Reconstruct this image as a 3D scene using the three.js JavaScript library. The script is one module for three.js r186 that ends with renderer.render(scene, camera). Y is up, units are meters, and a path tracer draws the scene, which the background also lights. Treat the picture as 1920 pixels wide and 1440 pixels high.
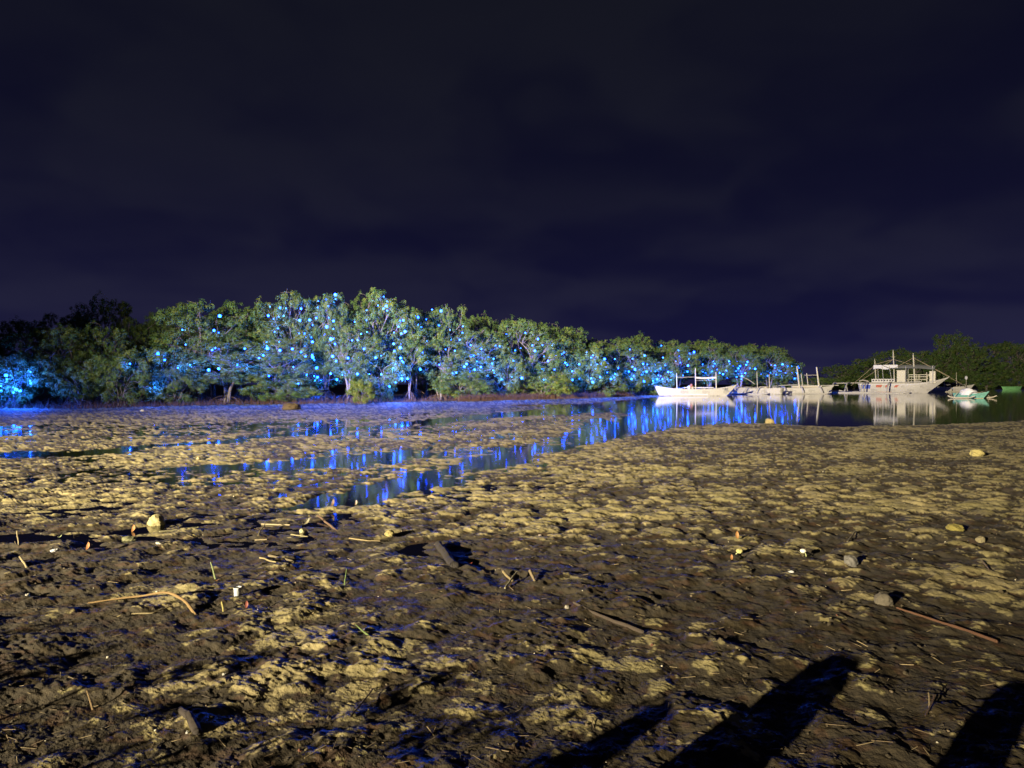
import * as THREE from 'three';
import { mergeGeometries } from 'three/addons/utils/BufferGeometryUtils.js';
import { RoundedBoxGeometry } from 'three/addons/geometries/RoundedBoxGeometry.js';

// ---------------------------------------------------------------- camera, sky, exposure
const scene = new THREE.Scene();
const EYE = 1.6, FOCAL = 1280;                      // eye height in metres, focal length of the photograph
const camera = new THREE.PerspectiveCamera(2 * Math.atan(720 / FOCAL) * 180 / Math.PI, 4 / 3, 0.1, 3000);
camera.position.set(0, EYE, 0);
camera.lookAt(0, EYE, -10);
const renderer = new THREE.WebGLRenderer({ antialias: true });
renderer.toneMapping = THREE.LinearToneMapping;
renderer.toneMappingExposure = 1;
renderer.shadowMap.enabled = true;

const LAMP = { at: [-33, 9.8, 31.5], aim: [36, 42, -100], candela: 172000, angle: 0.58, color: [1, 0.87, 0.62] };
const BULB = { glow: [0.22, 2.8, 46], candela: 20, color: [0.016, 0.105, 1] };

// ---------------------------------------------------------------- random numbers and noise
function rng(seed) { let s = seed >>> 0; return () => { s = (s + 0x6d2b79f5) | 0; let t = Math.imul(s ^ (s >>> 15), 1 | s); t = (t + Math.imul(t ^ (t >>> 7), 61 | t)) ^ t; return ((t ^ (t >>> 14)) >>> 0) / 4294967296; }; }
function hash(x, y, k = 0) { let h = Math.imul(x, 374761393) ^ Math.imul(y, 668265263) ^ Math.imul(k + 11, 1442695041); h = Math.imul(h ^ (h >>> 13), 1274126177); h = Math.imul(h ^ (h >>> 16), 2246822519); return ((h ^ (h >>> 15)) >>> 0) / 4294967296; }
function noise(x, y, k = 0) {
  const ix = Math.floor(x), iy = Math.floor(y), fx = x - ix, fy = y - iy, u = fx * fx * (3 - 2 * fx), v = fy * fy * (3 - 2 * fy);
  const a = hash(ix, iy, k), b = hash(ix + 1, iy, k), c = hash(ix, iy + 1, k), d = hash(ix + 1, iy + 1, k);
  return a + (b - a) * u + (c - a) * v + (a - b - c + d) * u * v;
}
function fbm(x, y, k, n = 4) { let s = 0, a = 0.5, w = 0; for (let i = 0; i < n; i++) { s += a * noise(x, y, k + i); w += a; a *= 0.5; x = x * 2.03 + 7.1; y = y * 2.03 + 3.7; } return s / w; }
const clamp = (x, a = 0, b = 1) => Math.min(b, Math.max(a, x));
const smooth = (a, b, x) => { const t = clamp((x - a) / (b - a)); return t * t * (3 - 2 * t); };
const lerp = (a, b, t) => a + (b - a) * t;
const V = (x, y, z) => new THREE.Vector3(x, y, z);

// the night sky: thin cloud lit from below, paler and bluer towards the horizon, the same all the way round
{
  const W = 1024, H = 512, data = new Float32Array(W * H * 4);
  for (let r = 0; r < H; r++) for (let c = 0; c < W; c++) {
    const up = ((r + 0.5) / H - 0.5) * Math.PI, az = (c + 0.5) / W * 2 * Math.PI, y = Math.max(0.02, Math.sin(up));
    const k = 1 / (y + 0.18), x = Math.cos(az) * Math.cos(up) * k, z = Math.sin(az) * Math.cos(up) * k;
    const cloud = fbm(x * 1.6 + 9 + fbm(x * 2.5, z * 2.5, 31, 3), z * 1.6 + 4, 21, 5);
    const low = Math.exp(-Math.max(0, up) / 0.2), m = 0.7 + 0.75 * smooth(0.32, 0.72, cloud);
    const o = (r * W + c) * 4;
    data[o] = (0.0042 + 0.0095 * low) * m; data[o + 1] = (0.0047 + 0.0085 * low) * m; data[o + 2] = (0.0095 + 0.043 * low) * (0.72 + 0.28 * m); data[o + 3] = 1;
  }
  const sky = new THREE.DataTexture(data, W, H, THREE.RGBAFormat, THREE.FloatType);
  sky.mapping = THREE.EquirectangularReflectionMapping; sky.needsUpdate = true;
  scene.background = sky; scene.environment = sky;
}

// ---------------------------------------------------------------- helpers
const used = {};
function numbered(name) { const n = used[name] = (used[name] ?? -1) + 1; return n ? name + '_' + String(n).padStart(3, '0') : name; }
const merge = (list) => mergeGeometries(list.map((g) => { const n = g.index ? g.toNonIndexed() : g; if (!list.every((o) => o.attributes.uv)) n.deleteAttribute('uv'); return n; }));
function tag(o, label, category, group, kind) {
  if (label) o.userData.label = label;
  if (category) o.userData.category = category;
  if (group) o.userData.group = group;
  if (kind) o.userData.kind = kind;
  return o;
}
function mesh(name, geometry, material, parent = scene) {
  const m = new THREE.Mesh(geometry, material);
  m.name = parent === scene ? numbered(name) : name; m.castShadow = m.receiveShadow = true; parent.add(m); return m;
}
function thing(name, label, category, position, turn = 0, group) {
  const g = new THREE.Group(); g.name = numbered(name); g.position.set(...position); g.rotation.y = turn; scene.add(g);
  return tag(g, label, category, group);
}
const at = (px, py, d) => V((px - 960) / FOCAL * d, EYE - (py - 720) / FOCAL * d, -d);   // a point d metres in front, as seen at a place in the photograph
const onGround = (px, py, lift = 0) => { const d = EYE * FOCAL / (py - 720), x = (px - 960) / FOCAL * d; return V(x, ground(x, d) + lift, -d); };
function canvasTexture(n, paint, repeat = 1, srgb = false) {   // a tiling grey noise texture: paint(u, v) -> 0..1, or [r, g, b]
  const data = new Uint8Array(n * n * 4);
  for (let y = 0; y < n; y++) for (let x = 0; x < n; x++) { const v = paint(x / n, y / n), o = (y * n + x) * 4; for (let c = 0; c < 3; c++) data[o + c] = clamp(v[c] ?? v) * 255; data[o + 3] = 255; }
  const t = new THREE.DataTexture(data, n, n); t.wrapS = t.wrapT = THREE.RepeatWrapping; t.magFilter = THREE.LinearFilter; t.repeat.set(repeat, repeat); if (srgb) t.colorSpace = THREE.SRGBColorSpace; t.needsUpdate = true; return t;
}
function tileNoise(u, v, cells, k) {   // value noise that repeats after `cells` cells
  const x = u * cells, y = v * cells, ix = Math.floor(x), iy = Math.floor(y), fx = x - ix, fy = y - iy, s = fx * fx * (3 - 2 * fx), t = fy * fy * (3 - 2 * fy), w = (n) => ((n % cells) + cells) % cells;
  const a = hash(w(ix), w(iy), k), b = hash(w(ix + 1), w(iy), k), c = hash(w(ix), w(iy + 1), k), d = hash(w(ix + 1), w(iy + 1), k);
  return a + (b - a) * s + (c - a) * t + (a - b - c + d) * s * t;
}
const tileFbm = (u, v, cells, k, n) => { let s = 0, a = 0.5, w = 0; for (let i = 0; i < n; i++) { s += a * tileNoise(u, v, cells << i, k + i); w += a; a *= 0.55; } return s / w; };
const std = (rgb, roughness = 0.8, more = {}) => { const m = new THREE.MeshStandardMaterial({ roughness, side: THREE.DoubleSide, ...more }); m.color.setRGB(...rgb); return m; };

// ---------------------------------------------------------------- terrain
const TREELINE = [[-900, 36], [-400, 41], [0, 46], [200, 47], [450, 54], [700, 58], [900, 67], [1100, 80], [1250, 102], [1400, 122], [1490, 142], [1540, 175], [1600, 214], [1920, 222], [2400, 226], [3600, 200]];
const table = (rows, x) => { if (x <= rows[0][0]) return rows[0][1]; for (let i = 1; i < rows.length; i++) if (x < rows[i][0]) return lerp(rows[i - 1][1], rows[i][1], (x - rows[i - 1][0]) / (rows[i][0] - rows[i - 1][0])); return rows[rows.length - 1][1]; };
const treeDepth = (px) => table(TREELINE, px);
const LAKE_NEAR = [[950, 52], [1090, 46], [1180, 36], [1300, 28.5], [1450, 28], [1560, 26.2], [1700, 26.6], [1920, 30.5], [2600, 33], [3600, 34]];
const LAKE_FAR = [[950, 50], [1090, 52], [1180, 66], [1240, 82], [1300, 99], [1400, 116], [1490, 135], [1540, 168], [1600, 208], [3600, 214]];
const w2 = (px, py) => { const d = EYE * FOCAL / (py - 720); return [(px - 960) / FOCAL * d, d]; };
const CREEKS = [   // centre line (photo x, photo y, half width in metres, depth in metres)
  [[-300, 868, .8, .09], [0, 854, .85, .1], [150, 853, .75, .1], [260, 839, .8, .09], [400, 828, .6, .075], [550, 816, .7, .075], [700, 801, .8, .08], [850, 786, 1.2, .085], [1000, 775, 2.2, .1], [1100, 768, 3.4, .12], [1200, 764, 5, .15]],
  [[520, 958, .2, .02], [600, 948, .34, .036], [730, 918, .5, .065], [850, 886, .5, .055], [950, 855, .85, .06], [1060, 828, 1.2, .06], [1180, 801, 2.2, .075], [1330, 784, 4.5, .12]],
  [[-200, 1025, .26, .03], [0, 1012, .28, .036], [200, 1000, .24, .03], [330, 992, .26, .038], [480, 966, .2, .03]],
  [[300, 880, .5, .05], [480, 872, .8, .055], [640, 868, .8, .055], [760, 850, .9, .05]],
  [[760, 1030, .12, .03], [850, 1052, .14, .03], [960, 1100, .15, .035]],
].map((line) => line.map(([px, py, w, h]) => [...w2(px, py), w, h]));
function creek(x, d) {
  let deepest = 0;
  for (const line of CREEKS) for (let i = 1; i < line.length; i++) {
    const [ax, ad, aw, ah] = line[i - 1], [bx, bd, bw, bh] = line[i], ex = bx - ax, ed = bd - ad;
    const t = clamp(((x - ax) * ex + (d - ad) * ed) / (ex * ex + ed * ed)), gx = x - ax - ex * t, gd = d - ad - ed * t, w = lerp(aw, bw, t) * 0.98;
    const q = (gx * gx + gd * gd) / (w * w);
    if (q < 1) deepest = Math.max(deepest, lerp(ah, bh, t) * (1 - q) * (0.62 - 0.2 * smooth(30, 12, d) * smooth(9, 12, d)));
  }
  return deepest;
}
function macro(x, d) {   // the lie of the land without its mounds
  const px = 960 + FOCAL * x / Math.max(d, 0.5), td = treeDepth(px);
  let h = -0.004 - 0.011 * smooth(1.5, -1, x) * smooth(9.5, 12, d) * smooth(36, 24, d) + 0.04 * (fbm(x * 0.22 + 5, d * 0.16 + 9, 41, 3) - 0.5) + 0.036 * (fbm(x * 0.9, d * 0.7, 47, 3) - 0.5);
  h += 0.034 * smooth(-0.5, 3, x - 0.2 * (d - 9)) * smooth(40, 20, d);           // the drier flat on the right
  h += 0.013 * smooth(9.6, 7.4, d) + 0.024 * smooth(6.8, 4.8, d);                                               // rising to where the camera stands
  h += 0.035 * smooth(td - 26, td - 12, d) * smooth(1350, 1000, px);             // the strand before the trees
  h -= creek(x + 1.1 * (fbm(x * 1.1, d * 1.1, 55, 3) - 0.5), d + 0.09 * d * (fbm(x * 0.8, d * 0.8, 57, 3) - 0.5));
  const near = table(LAKE_NEAR, px) + 3 * (fbm(x * 0.35, 3, 61, 3) - 0.5) * Math.min(1, d / 30), far = table(LAKE_FAR, px);
  const inLake = Math.min(smooth(near - 1.6, near + 3.5, d), smooth(far + 4, far - 4, d));
  h = lerp(h, -0.55, px > 930 ? inLake * inLake : 0);
  const land = smooth(td - 3, td + 7, d);
  return h + 0.4 * land + 0.02 * smooth(td, td + 60, d);
}
function mounds(x, d) {   // low cushions of silt, about 0.4 m apart: [height 0..1, rank 0..1]
  const wx = x + 0.16 * (noise(x * 3.1, d * 3.1, 71) - 0.5) + 0.07 * (noise(x * 9, d * 9, 72) - 0.5), wd = d + 0.16 * (noise(x * 3.3, d * 2.9, 73) - 0.5) + 0.07 * (noise(x * 9, d * 9, 74) - 0.5);
  const S = 0.3, cx = Math.floor(wx / S), cd = Math.floor(wd / S); let best = 0;
  for (let i = -1; i <= 1; i++) for (let j = -1; j <= 1; j++) {
    const ix = cx + i, id = cd + j, a = hash(ix, id, 81);
    const mx = (ix + 0.15 + 0.7 * hash(ix, id, 82)) * S, md = (id + 0.15 + 0.7 * hash(ix, id, 83)) * S, r = S * (0.42 + 0.45 * a);
    const q = ((wx - mx) ** 2 + ((wd - md) * 1.15) ** 2) / (r * r);
    if (q < 1) best = Math.max(best, (0.45 + 0.55 * hash(ix, id, 84)) * (1 - q) ** 0.85);
  }
  return best;
}
const closeness = (x, d) => smooth(8.6, 4.9, d + 2.2 * (fbm(x * 0.7, d * 0.7, 91, 3) - 0.5) + 0.55 * clamp(x, -3, 4));   // churned shore mud; its fewer pale patches also stand in for weaker near light
function relief(x, d) {
  const c = closeness(x, d), m = mounds(x, d);
  const rough = fbm(x * 13, d * 13, 101, 4) - 0.5, clod = fbm(x * 3.4 + 2, d * 3.4, 111, 3);
  let h = lerp(0.038, 0.016, c) * m + lerp(0.026, 0.018, c) * rough;
  if (d < 22) h += 0.012 * (noise(x * 34, d * 34, 121) - 0.5) * smooth(0.35, 0.7, clod) + 0.005 * (noise(x * 78, d * 78, 122) - 0.5);
  h += c * 0.02 * (smooth(0.42, 0.72, clod) - 0.35);
  return [h, m, rough, clod, c];
}
function ground(x, d) { return macro(x, d) + relief(x, d)[0]; }
function mudColor(x, d, h, [, m, rough, clod, c], out, o) {
  const px = 960 + FOCAL * x / Math.max(d, 0.5), patch = fbm(x * 0.8 + 3, d * 0.8, 131, 3), grain = noise(x * 55, d * 55, 133), fine = noise(x * 23, d * 23, 135);
  // pale silt and dried algae on the cushions, ragged at the edge; dark wet mud between
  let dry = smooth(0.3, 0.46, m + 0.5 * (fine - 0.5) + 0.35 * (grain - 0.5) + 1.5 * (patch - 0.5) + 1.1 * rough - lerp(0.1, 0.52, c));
  dry *= smooth(-0.012, 0.012, h + 0.01 * (grain - 0.5));
  const land = smooth(treeDepth(px) - 4, treeDepth(px) + 1, d), tone = 0.78 + 0.44 * fbm(x * 6, d * 6, 137, 2), warm = fbm(x * 1.7, d * 1.7, 139, 2);
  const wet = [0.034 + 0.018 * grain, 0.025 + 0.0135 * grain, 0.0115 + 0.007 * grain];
  const pale = [lerp(0.33, 0.27, warm) * tone, lerp(0.268, 0.232, warm) * tone, lerp(0.128, 0.095, warm) * tone];
  const red = smooth(0.66, 0.8, noise(x * 14, d * 14, 141)) * 0.25 * (1 - dry);
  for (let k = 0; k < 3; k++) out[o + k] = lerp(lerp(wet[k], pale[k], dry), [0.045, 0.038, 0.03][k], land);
  out[o] += 0.05 * red;
}
const mudGrain = canvasTexture(512, (u, v) => 0.25 + 0.5 * tileFbm(u, v, 16, 201, 4) + 0.4 * (tileNoise(u, v, 256, 211) - 0.5));
const mudTone = canvasTexture(512, (u, v) => { const g = 0.74 + 0.26 * tileFbm(u, v, 24, 221, 4) + 0.16 * (tileNoise(u, v, 256, 223) - 0.5); return [g, g * 0.985, g * 0.96]; }, 1.7);
const mudGloss = canvasTexture(512, (u, v) => 0.6 + 0.4 * smooth(0.35, 0.65, tileFbm(u, v, 12, 231, 4)), 0.9);
const mudMaterial = new THREE.MeshStandardMaterial({ vertexColors: true, map: mudTone, bumpMap: mudGrain, bumpScale: 0.006, roughnessMap: mudGloss, roughness: 0.95 });
{
  // one sheet: finer rows and columns near the shore where the photograph shows the silt closely, coarser outwards
  const depths = []; for (let d = -30; d < 1.2; d += 1.3) depths.push(d);
  for (let y = 768; y > 24; y -= 0.62) depths.push(EYE * 683 / y);
  for (let d = depths[depths.length - 1]; d < 1500; d *= 1.045) depths.push(d);
  const cols = []; for (let i = 0; i <= 14; i++) cols.push(-5.5 + 4.62 * (i / 14) ** 0.7); for (let i = 1; i < 900; i++) cols.push(-0.88 + 1.76 * i / 900); for (let i = 0; i <= 14; i++) cols.push(0.88 + 4.62 * (i / 14) ** 1.5);
  const R = depths.length, C = cols.length, pos = new Float32Array(R * C * 3), col = new Float32Array(R * C * 3), uv = new Float32Array(R * C * 2), index = new Uint32Array((R - 1) * (C - 1) * 6);
  for (let r = 0, n = 0; r < R; r++) for (let c = 0; c < C; c++, n++) {
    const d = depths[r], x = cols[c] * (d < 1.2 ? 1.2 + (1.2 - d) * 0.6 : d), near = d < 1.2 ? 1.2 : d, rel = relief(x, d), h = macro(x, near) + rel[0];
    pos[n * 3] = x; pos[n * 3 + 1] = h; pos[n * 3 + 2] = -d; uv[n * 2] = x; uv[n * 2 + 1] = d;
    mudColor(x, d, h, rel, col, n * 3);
  }
  for (let r = 0, k = 0; r < R - 1; r++) for (let c = 0; c < C - 1; c++, k += 6) { const a = r * C + c, b = a + C; index.set([a, a + 1, b, b, a + 1, b + 1], k); }
  const g = new THREE.BufferGeometry();
  g.setAttribute('position', new THREE.BufferAttribute(pos, 3)); g.setAttribute('color', new THREE.BufferAttribute(col, 3)); g.setAttribute('uv', new THREE.BufferAttribute(uv, 2)); g.setIndex(new THREE.BufferAttribute(index, 1)); g.computeVertexNormals();
  tag(mesh('ground', g, mudMaterial), 'wide tidal mudflat of pale silt cushions and dark wet mud', 'mudflat', null, 'structure');
}
{
  const ripple = canvasTexture(512, (u, v) => tileFbm(u, v, 6, 301, 5), 0.35);
  const water = new THREE.MeshPhysicalMaterial({ roughness: 0.052, transmission: 0.92, ior: 1.33, bumpMap: ripple, bumpScale: 0.0007, side: THREE.DoubleSide });
  water.color.setRGB(0.014, 0.013, 0.009);
  const g = new THREE.PlaneGeometry(900, 330, 1, 1); g.rotateX(-Math.PI / 2); g.translate(0, 0, -145);
  const p = g.attributes.position, uv = g.attributes.uv; for (let i = 0; i < p.count; i++) uv.setXY(i, p.getX(i), p.getZ(i));
  tag(mesh('water', g, water), 'still shallow tide water with puddles between the silt', 'water', null, 'structure');
}

// ---------------------------------------------------------------- mangroves
const leafTone = (seed) => { const r = rng(seed); return () => { const t = r(), b = 0.7 + 0.6 * r(); return t < 0.14 ? [0.13 * b, 0.13 * b, 0.03 * b] : t < 0.42 ? [0.09 * b, 0.115 * b, 0.058 * b] : [0.052 * b, 0.09 * b, 0.028 * b]; }; };
function tube(points, r0, r1, sides = 5) {   // a tapering, slightly knotted limb along the points
  const curve = new THREE.CatmullRomCurve3(points), n = Math.max(3, points.length * 3), g = new THREE.TubeGeometry(curve, n, 1, sides, false), p = g.attributes.position, v = V(), q = V();
  for (let i = 0; i <= n; i++) { curve.getPointAt(i / n, q); const r = lerp(r0, r1, i / n); for (let j = 0; j <= sides; j++) { const k = i * (sides + 1) + j; v.fromBufferAttribute(p, k).sub(q).multiplyScalar(r).add(q); p.setXYZ(k, v.x, v.y, v.z); } }
  g.computeVertexNormals(); return g;
}
// kinds: H height, W width, low: foliage starts here, clumps, leaves in all, limbs that show
const KINDS = {
  tree: { H: 9, W: 6.4, low: 2.1, clumps: 34, leaves: 15000, stems: 3, open: 0.8 },
  bush: { H: 5, W: 6, low: 0.25, clumps: 26, leaves: 11000, stems: 4, open: 0.3 },
  dense: { H: 9.5, W: 8, low: 0.7, clumps: 42, leaves: 19000, stems: 2, open: 0.2 },
  scrub: { H: 5, W: 6, low: 0.3, clumps: 18, leaves: 1150, stems: 4, open: 0.5 },
  umbrella: { H: 6, W: 3.6, low: 4.0, clumps: 12, leaves: 4200, stems: 2, open: 1 },
};
function growTree(kind, seed) {
  const K = KINDS[kind], r = rng(seed), tone = leafTone(seed + 5), ry = (K.H - K.low) / 2, cy = K.low + ry, rx = K.W / 2;
  const clumps = [];
  for (let tries = 0; clumps.length < K.clumps && tries < 900; tries++) {
    const u = r() * 2 - 1, a = r() * 2 * Math.PI, s = Math.sqrt(1 - u * u), k = 0.52 + 0.42 * r();
    const c = V(rx * s * Math.cos(a) * k, cy + ry * u * k, rx * s * Math.sin(a) * k), size = rx * (0.2 + 0.16 * r());
    if (clumps.every((o) => o.c.distanceTo(c) > 0.62 * (o.size + size) * (K.open > 0.5 ? 1.15 : 0.95))) clumps.push({ c, size, flat: 0.62 + 0.25 * r() });
  }
  // foliage: folded leaves on the outside of each clump
  const total = clumps.reduce((s, c) => s + c.size ** 2, 0), pos = [], col = [], idx = [], n = V(), t = V(), b = V(), p = V();
  for (const { c, size, flat } of clumps) {
    const count = Math.round(K.leaves * size * size / total), out = V(c.x, (c.y - cy) * 0.8 + 0.5, c.z).normalize(), kink = [r() * 6, r() * 6, r() * 6];
    let tuft = null;
    for (let i = 0; i < count; i++) {
      if (i % 20 === 0) {   // a sprig: leaves crowd round its tip, dark gaps stay between sprigs
        do n.set(r() * 2 - 1, r() * 2 - 1, r() * 2 - 1); while (n.lengthSq() > 1 || n.lengthSq() < 0.01); n.normalize();
        if (n.dot(out) < -0.45 && r() < 0.8) n.negate();
        const wob = 1 + 0.2 * Math.sin(5 * n.x + kink[0]) * Math.sin(5 * n.y + kink[1]) + 0.18 * Math.sin(11 * n.z + kink[2]), rad = size * wob * (r() < 0.08 ? 1.1 + 0.3 * r() : 0.55 + 0.5 * Math.sqrt(r()));
        tuft = { at: V(n.x * rad, n.y * rad * flat, n.z * rad).add(c), n: n.clone(), s: 0.16 + 0.14 * r(), tone: tone(), b: 0.75 + 0.5 * r() };
      }
      do n.set(r() * 2 - 1, r() * 2 - 1, r() * 2 - 1); while (n.lengthSq() > 1 || n.lengthSq() < 0.01);
      p.copy(n).multiplyScalar(tuft.s).add(tuft.at); n.normalize().addScaledVector(tuft.n, 0.9);
      if (p.y < 0.05) continue;
      n.x += 0.9 * (r() - 0.5); n.y += 0.3 + 0.9 * (r() - 0.5); n.z += 0.9 * (r() - 0.5); n.normalize();
      t.set(r() - 0.5, r() - 0.7, r() - 0.5).cross(n).normalize(); b.crossVectors(n, t);
      const L = (0.085 + 0.075 * r()), w = L * (0.24 + 0.1 * r()), k = pos.length / 3, lift = L * 0.18;
      pos.push(p.x - t.x * L, p.y - t.y * L, p.z - t.z * L, p.x + b.x * w + n.x * lift, p.y + b.y * w + n.y * lift, p.z + b.z * w + n.z * lift, p.x + t.x * L, p.y + t.y * L, p.z + t.z * L, p.x - b.x * w + n.x * lift, p.y - b.y * w + n.y * lift, p.z - b.z * w + n.z * lift);
      const own = tone(), q = tuft.tone.map((v, k) => (0.7 * v + 0.3 * own[k]) * tuft.b); for (let m = 0; m < 4; m++) col.push(...q);
      idx.push(k, k + 1, k + 2, k, k + 2, k + 3);
    }
  }
  const crown = new THREE.BufferGeometry();
  crown.setAttribute('position', new THREE.Float32BufferAttribute(pos, 3)); crown.setAttribute('color', new THREE.Float32BufferAttribute(col, 3)); crown.setIndex(idx);
  // trunk, then limbs to every clump with crooked elbows
  const trunk = [], limbs = [], roots = [], forks = [];
  for (let s = 0; s < K.stems; s++) {
    const a = s / K.stems * 6.28 + r(), lean = 0.12 * K.W * (s ? 1 : 0.3), top = K.low * 0.6 + (K.H - K.low) * (0.28 + 0.12 * r()), r0 = 0.013 * K.H * (0.8 + 0.5 * r());
    const pts = [V(0.14 * Math.cos(a) * (K.stems > 1), -0.25, 0.14 * Math.sin(a) * (K.stems > 1))];
    for (let i = 1; i <= 4; i++) pts.push(V(lean * Math.cos(a) * i / 4 + 0.12 * (r() - 0.5) * i / 2, top * i / 4, lean * Math.sin(a) * i / 4 + 0.12 * (r() - 0.5) * i / 2));
    trunk.push(tube(pts, r0, r0 * 0.55, 6)); forks.push({ tip: pts[4], mid: pts[3], low: pts[2], r: r0 * 0.5 });
  }
  for (const { c, size } of clumps) {
    let f = forks[0]; for (const o of forks) if (o.tip.distanceTo(c) < f.tip.distanceTo(c)) f = o;
    const from = c.y > f.tip.y ? f.tip : c.y > f.mid.y ? f.mid : f.low, d = c.clone().sub(from), e = () => d.length() * 0.16;
    const p1 = from.clone().addScaledVector(d, 0.35).add(V((r() - 0.5) * e() * 2, e() * (0.2 + r()), (r() - 0.5) * e() * 2)), p2 = from.clone().addScaledVector(d, 0.7).add(V((r() - 0.5) * e() * 2, (r() - 0.3) * e(), (r() - 0.5) * e() * 2));
    limbs.push(tube([from, p1, p2, c.clone().addScaledVector(d.clone().normalize(), size * 0.35)], f.r * (0.55 + 0.4 * r()), 0.016, 4));
    for (let k = 0; k < 2; k++) limbs.push(tube([p2, c.clone().add(V((r() - 0.5) * size, (r() - 0.2) * size, (r() - 0.5) * size)), c.clone().add(V((r() - 0.5) * size * 2, r() * size, (r() - 0.5) * size * 2))], f.r * 0.32, 0.012, 3));
  }
  for (let i = 0; i < 16; i++) { const a = r() * 6.28, R = (0.5 + 1.1 * r()) * Math.min(1.3, K.W / 5), h = 0.4 + 0.8 * r(); roots.push(tube([V(0, h, 0), V(R * 0.5 * Math.cos(a), h * 0.85, R * 0.5 * Math.sin(a)), V(R * Math.cos(a + 0.2), -0.15, R * Math.sin(a + 0.2))], 0.035, 0.025, 4)); }
  return { K, crown, trunk: mergeGeometries(trunk), limbs: mergeGeometries(limbs), roots: mergeGeometries(roots), cy, ry, rx };
}
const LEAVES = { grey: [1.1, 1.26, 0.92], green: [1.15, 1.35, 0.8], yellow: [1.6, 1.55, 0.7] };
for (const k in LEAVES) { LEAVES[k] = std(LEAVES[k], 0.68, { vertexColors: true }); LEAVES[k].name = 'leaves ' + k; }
const bark = std([0.22, 0.185, 0.165], 0.85, { bumpMap: mudGrain, bumpScale: 0.01 }), rootBark = std([0.12, 0.075, 0.055], 0.85);
const grown = {}; const grow = (kind, v) => grown[kind + v] ??= growTree(kind, 1000 + v * 37 + kind.length * 101);
const crowns = [];   // where foliage stands, so that lights can be hung on it
function plant(label, px, top, width, back, kind, leaf, variant, { name = 'mangrove_tree', category = 'mangrove', group, roots = true, base, short } = {}) {
  const d = treeDepth(px) + back, T = grow(kind, variant), x = (px - 960) / FOCAL * d, y = base ?? Math.max(macro(x, d) - 0.05, -0.1);
  const sx = width / FOCAL * d / T.K.W / 0.97, sy = (EYE - (top - 720) / FOCAL * d - y) / T.K.H / 0.97;
  const g = thing(name, label, category, [x, y, -d], variant * 1.7 + px * 0.013, group);
  g.scale.set(sx, sy, sx);
  mesh('trunk', T.trunk, bark, g); mesh('branches', T.limbs, bark, g); mesh('crown', T.crown, LEAVES[leaf], g);
  if (roots) mesh('prop_roots', T.roots, rootBark, g);
  crowns.push({ c: V(x, y + T.cy * sy, -d), r: V(T.rx * sx, T.ry * sy, T.rx * sx), label, short: short ?? name.replace('_', ' ') + ' row behind', low: y + T.K.low * sy });
  return g;
}
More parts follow.
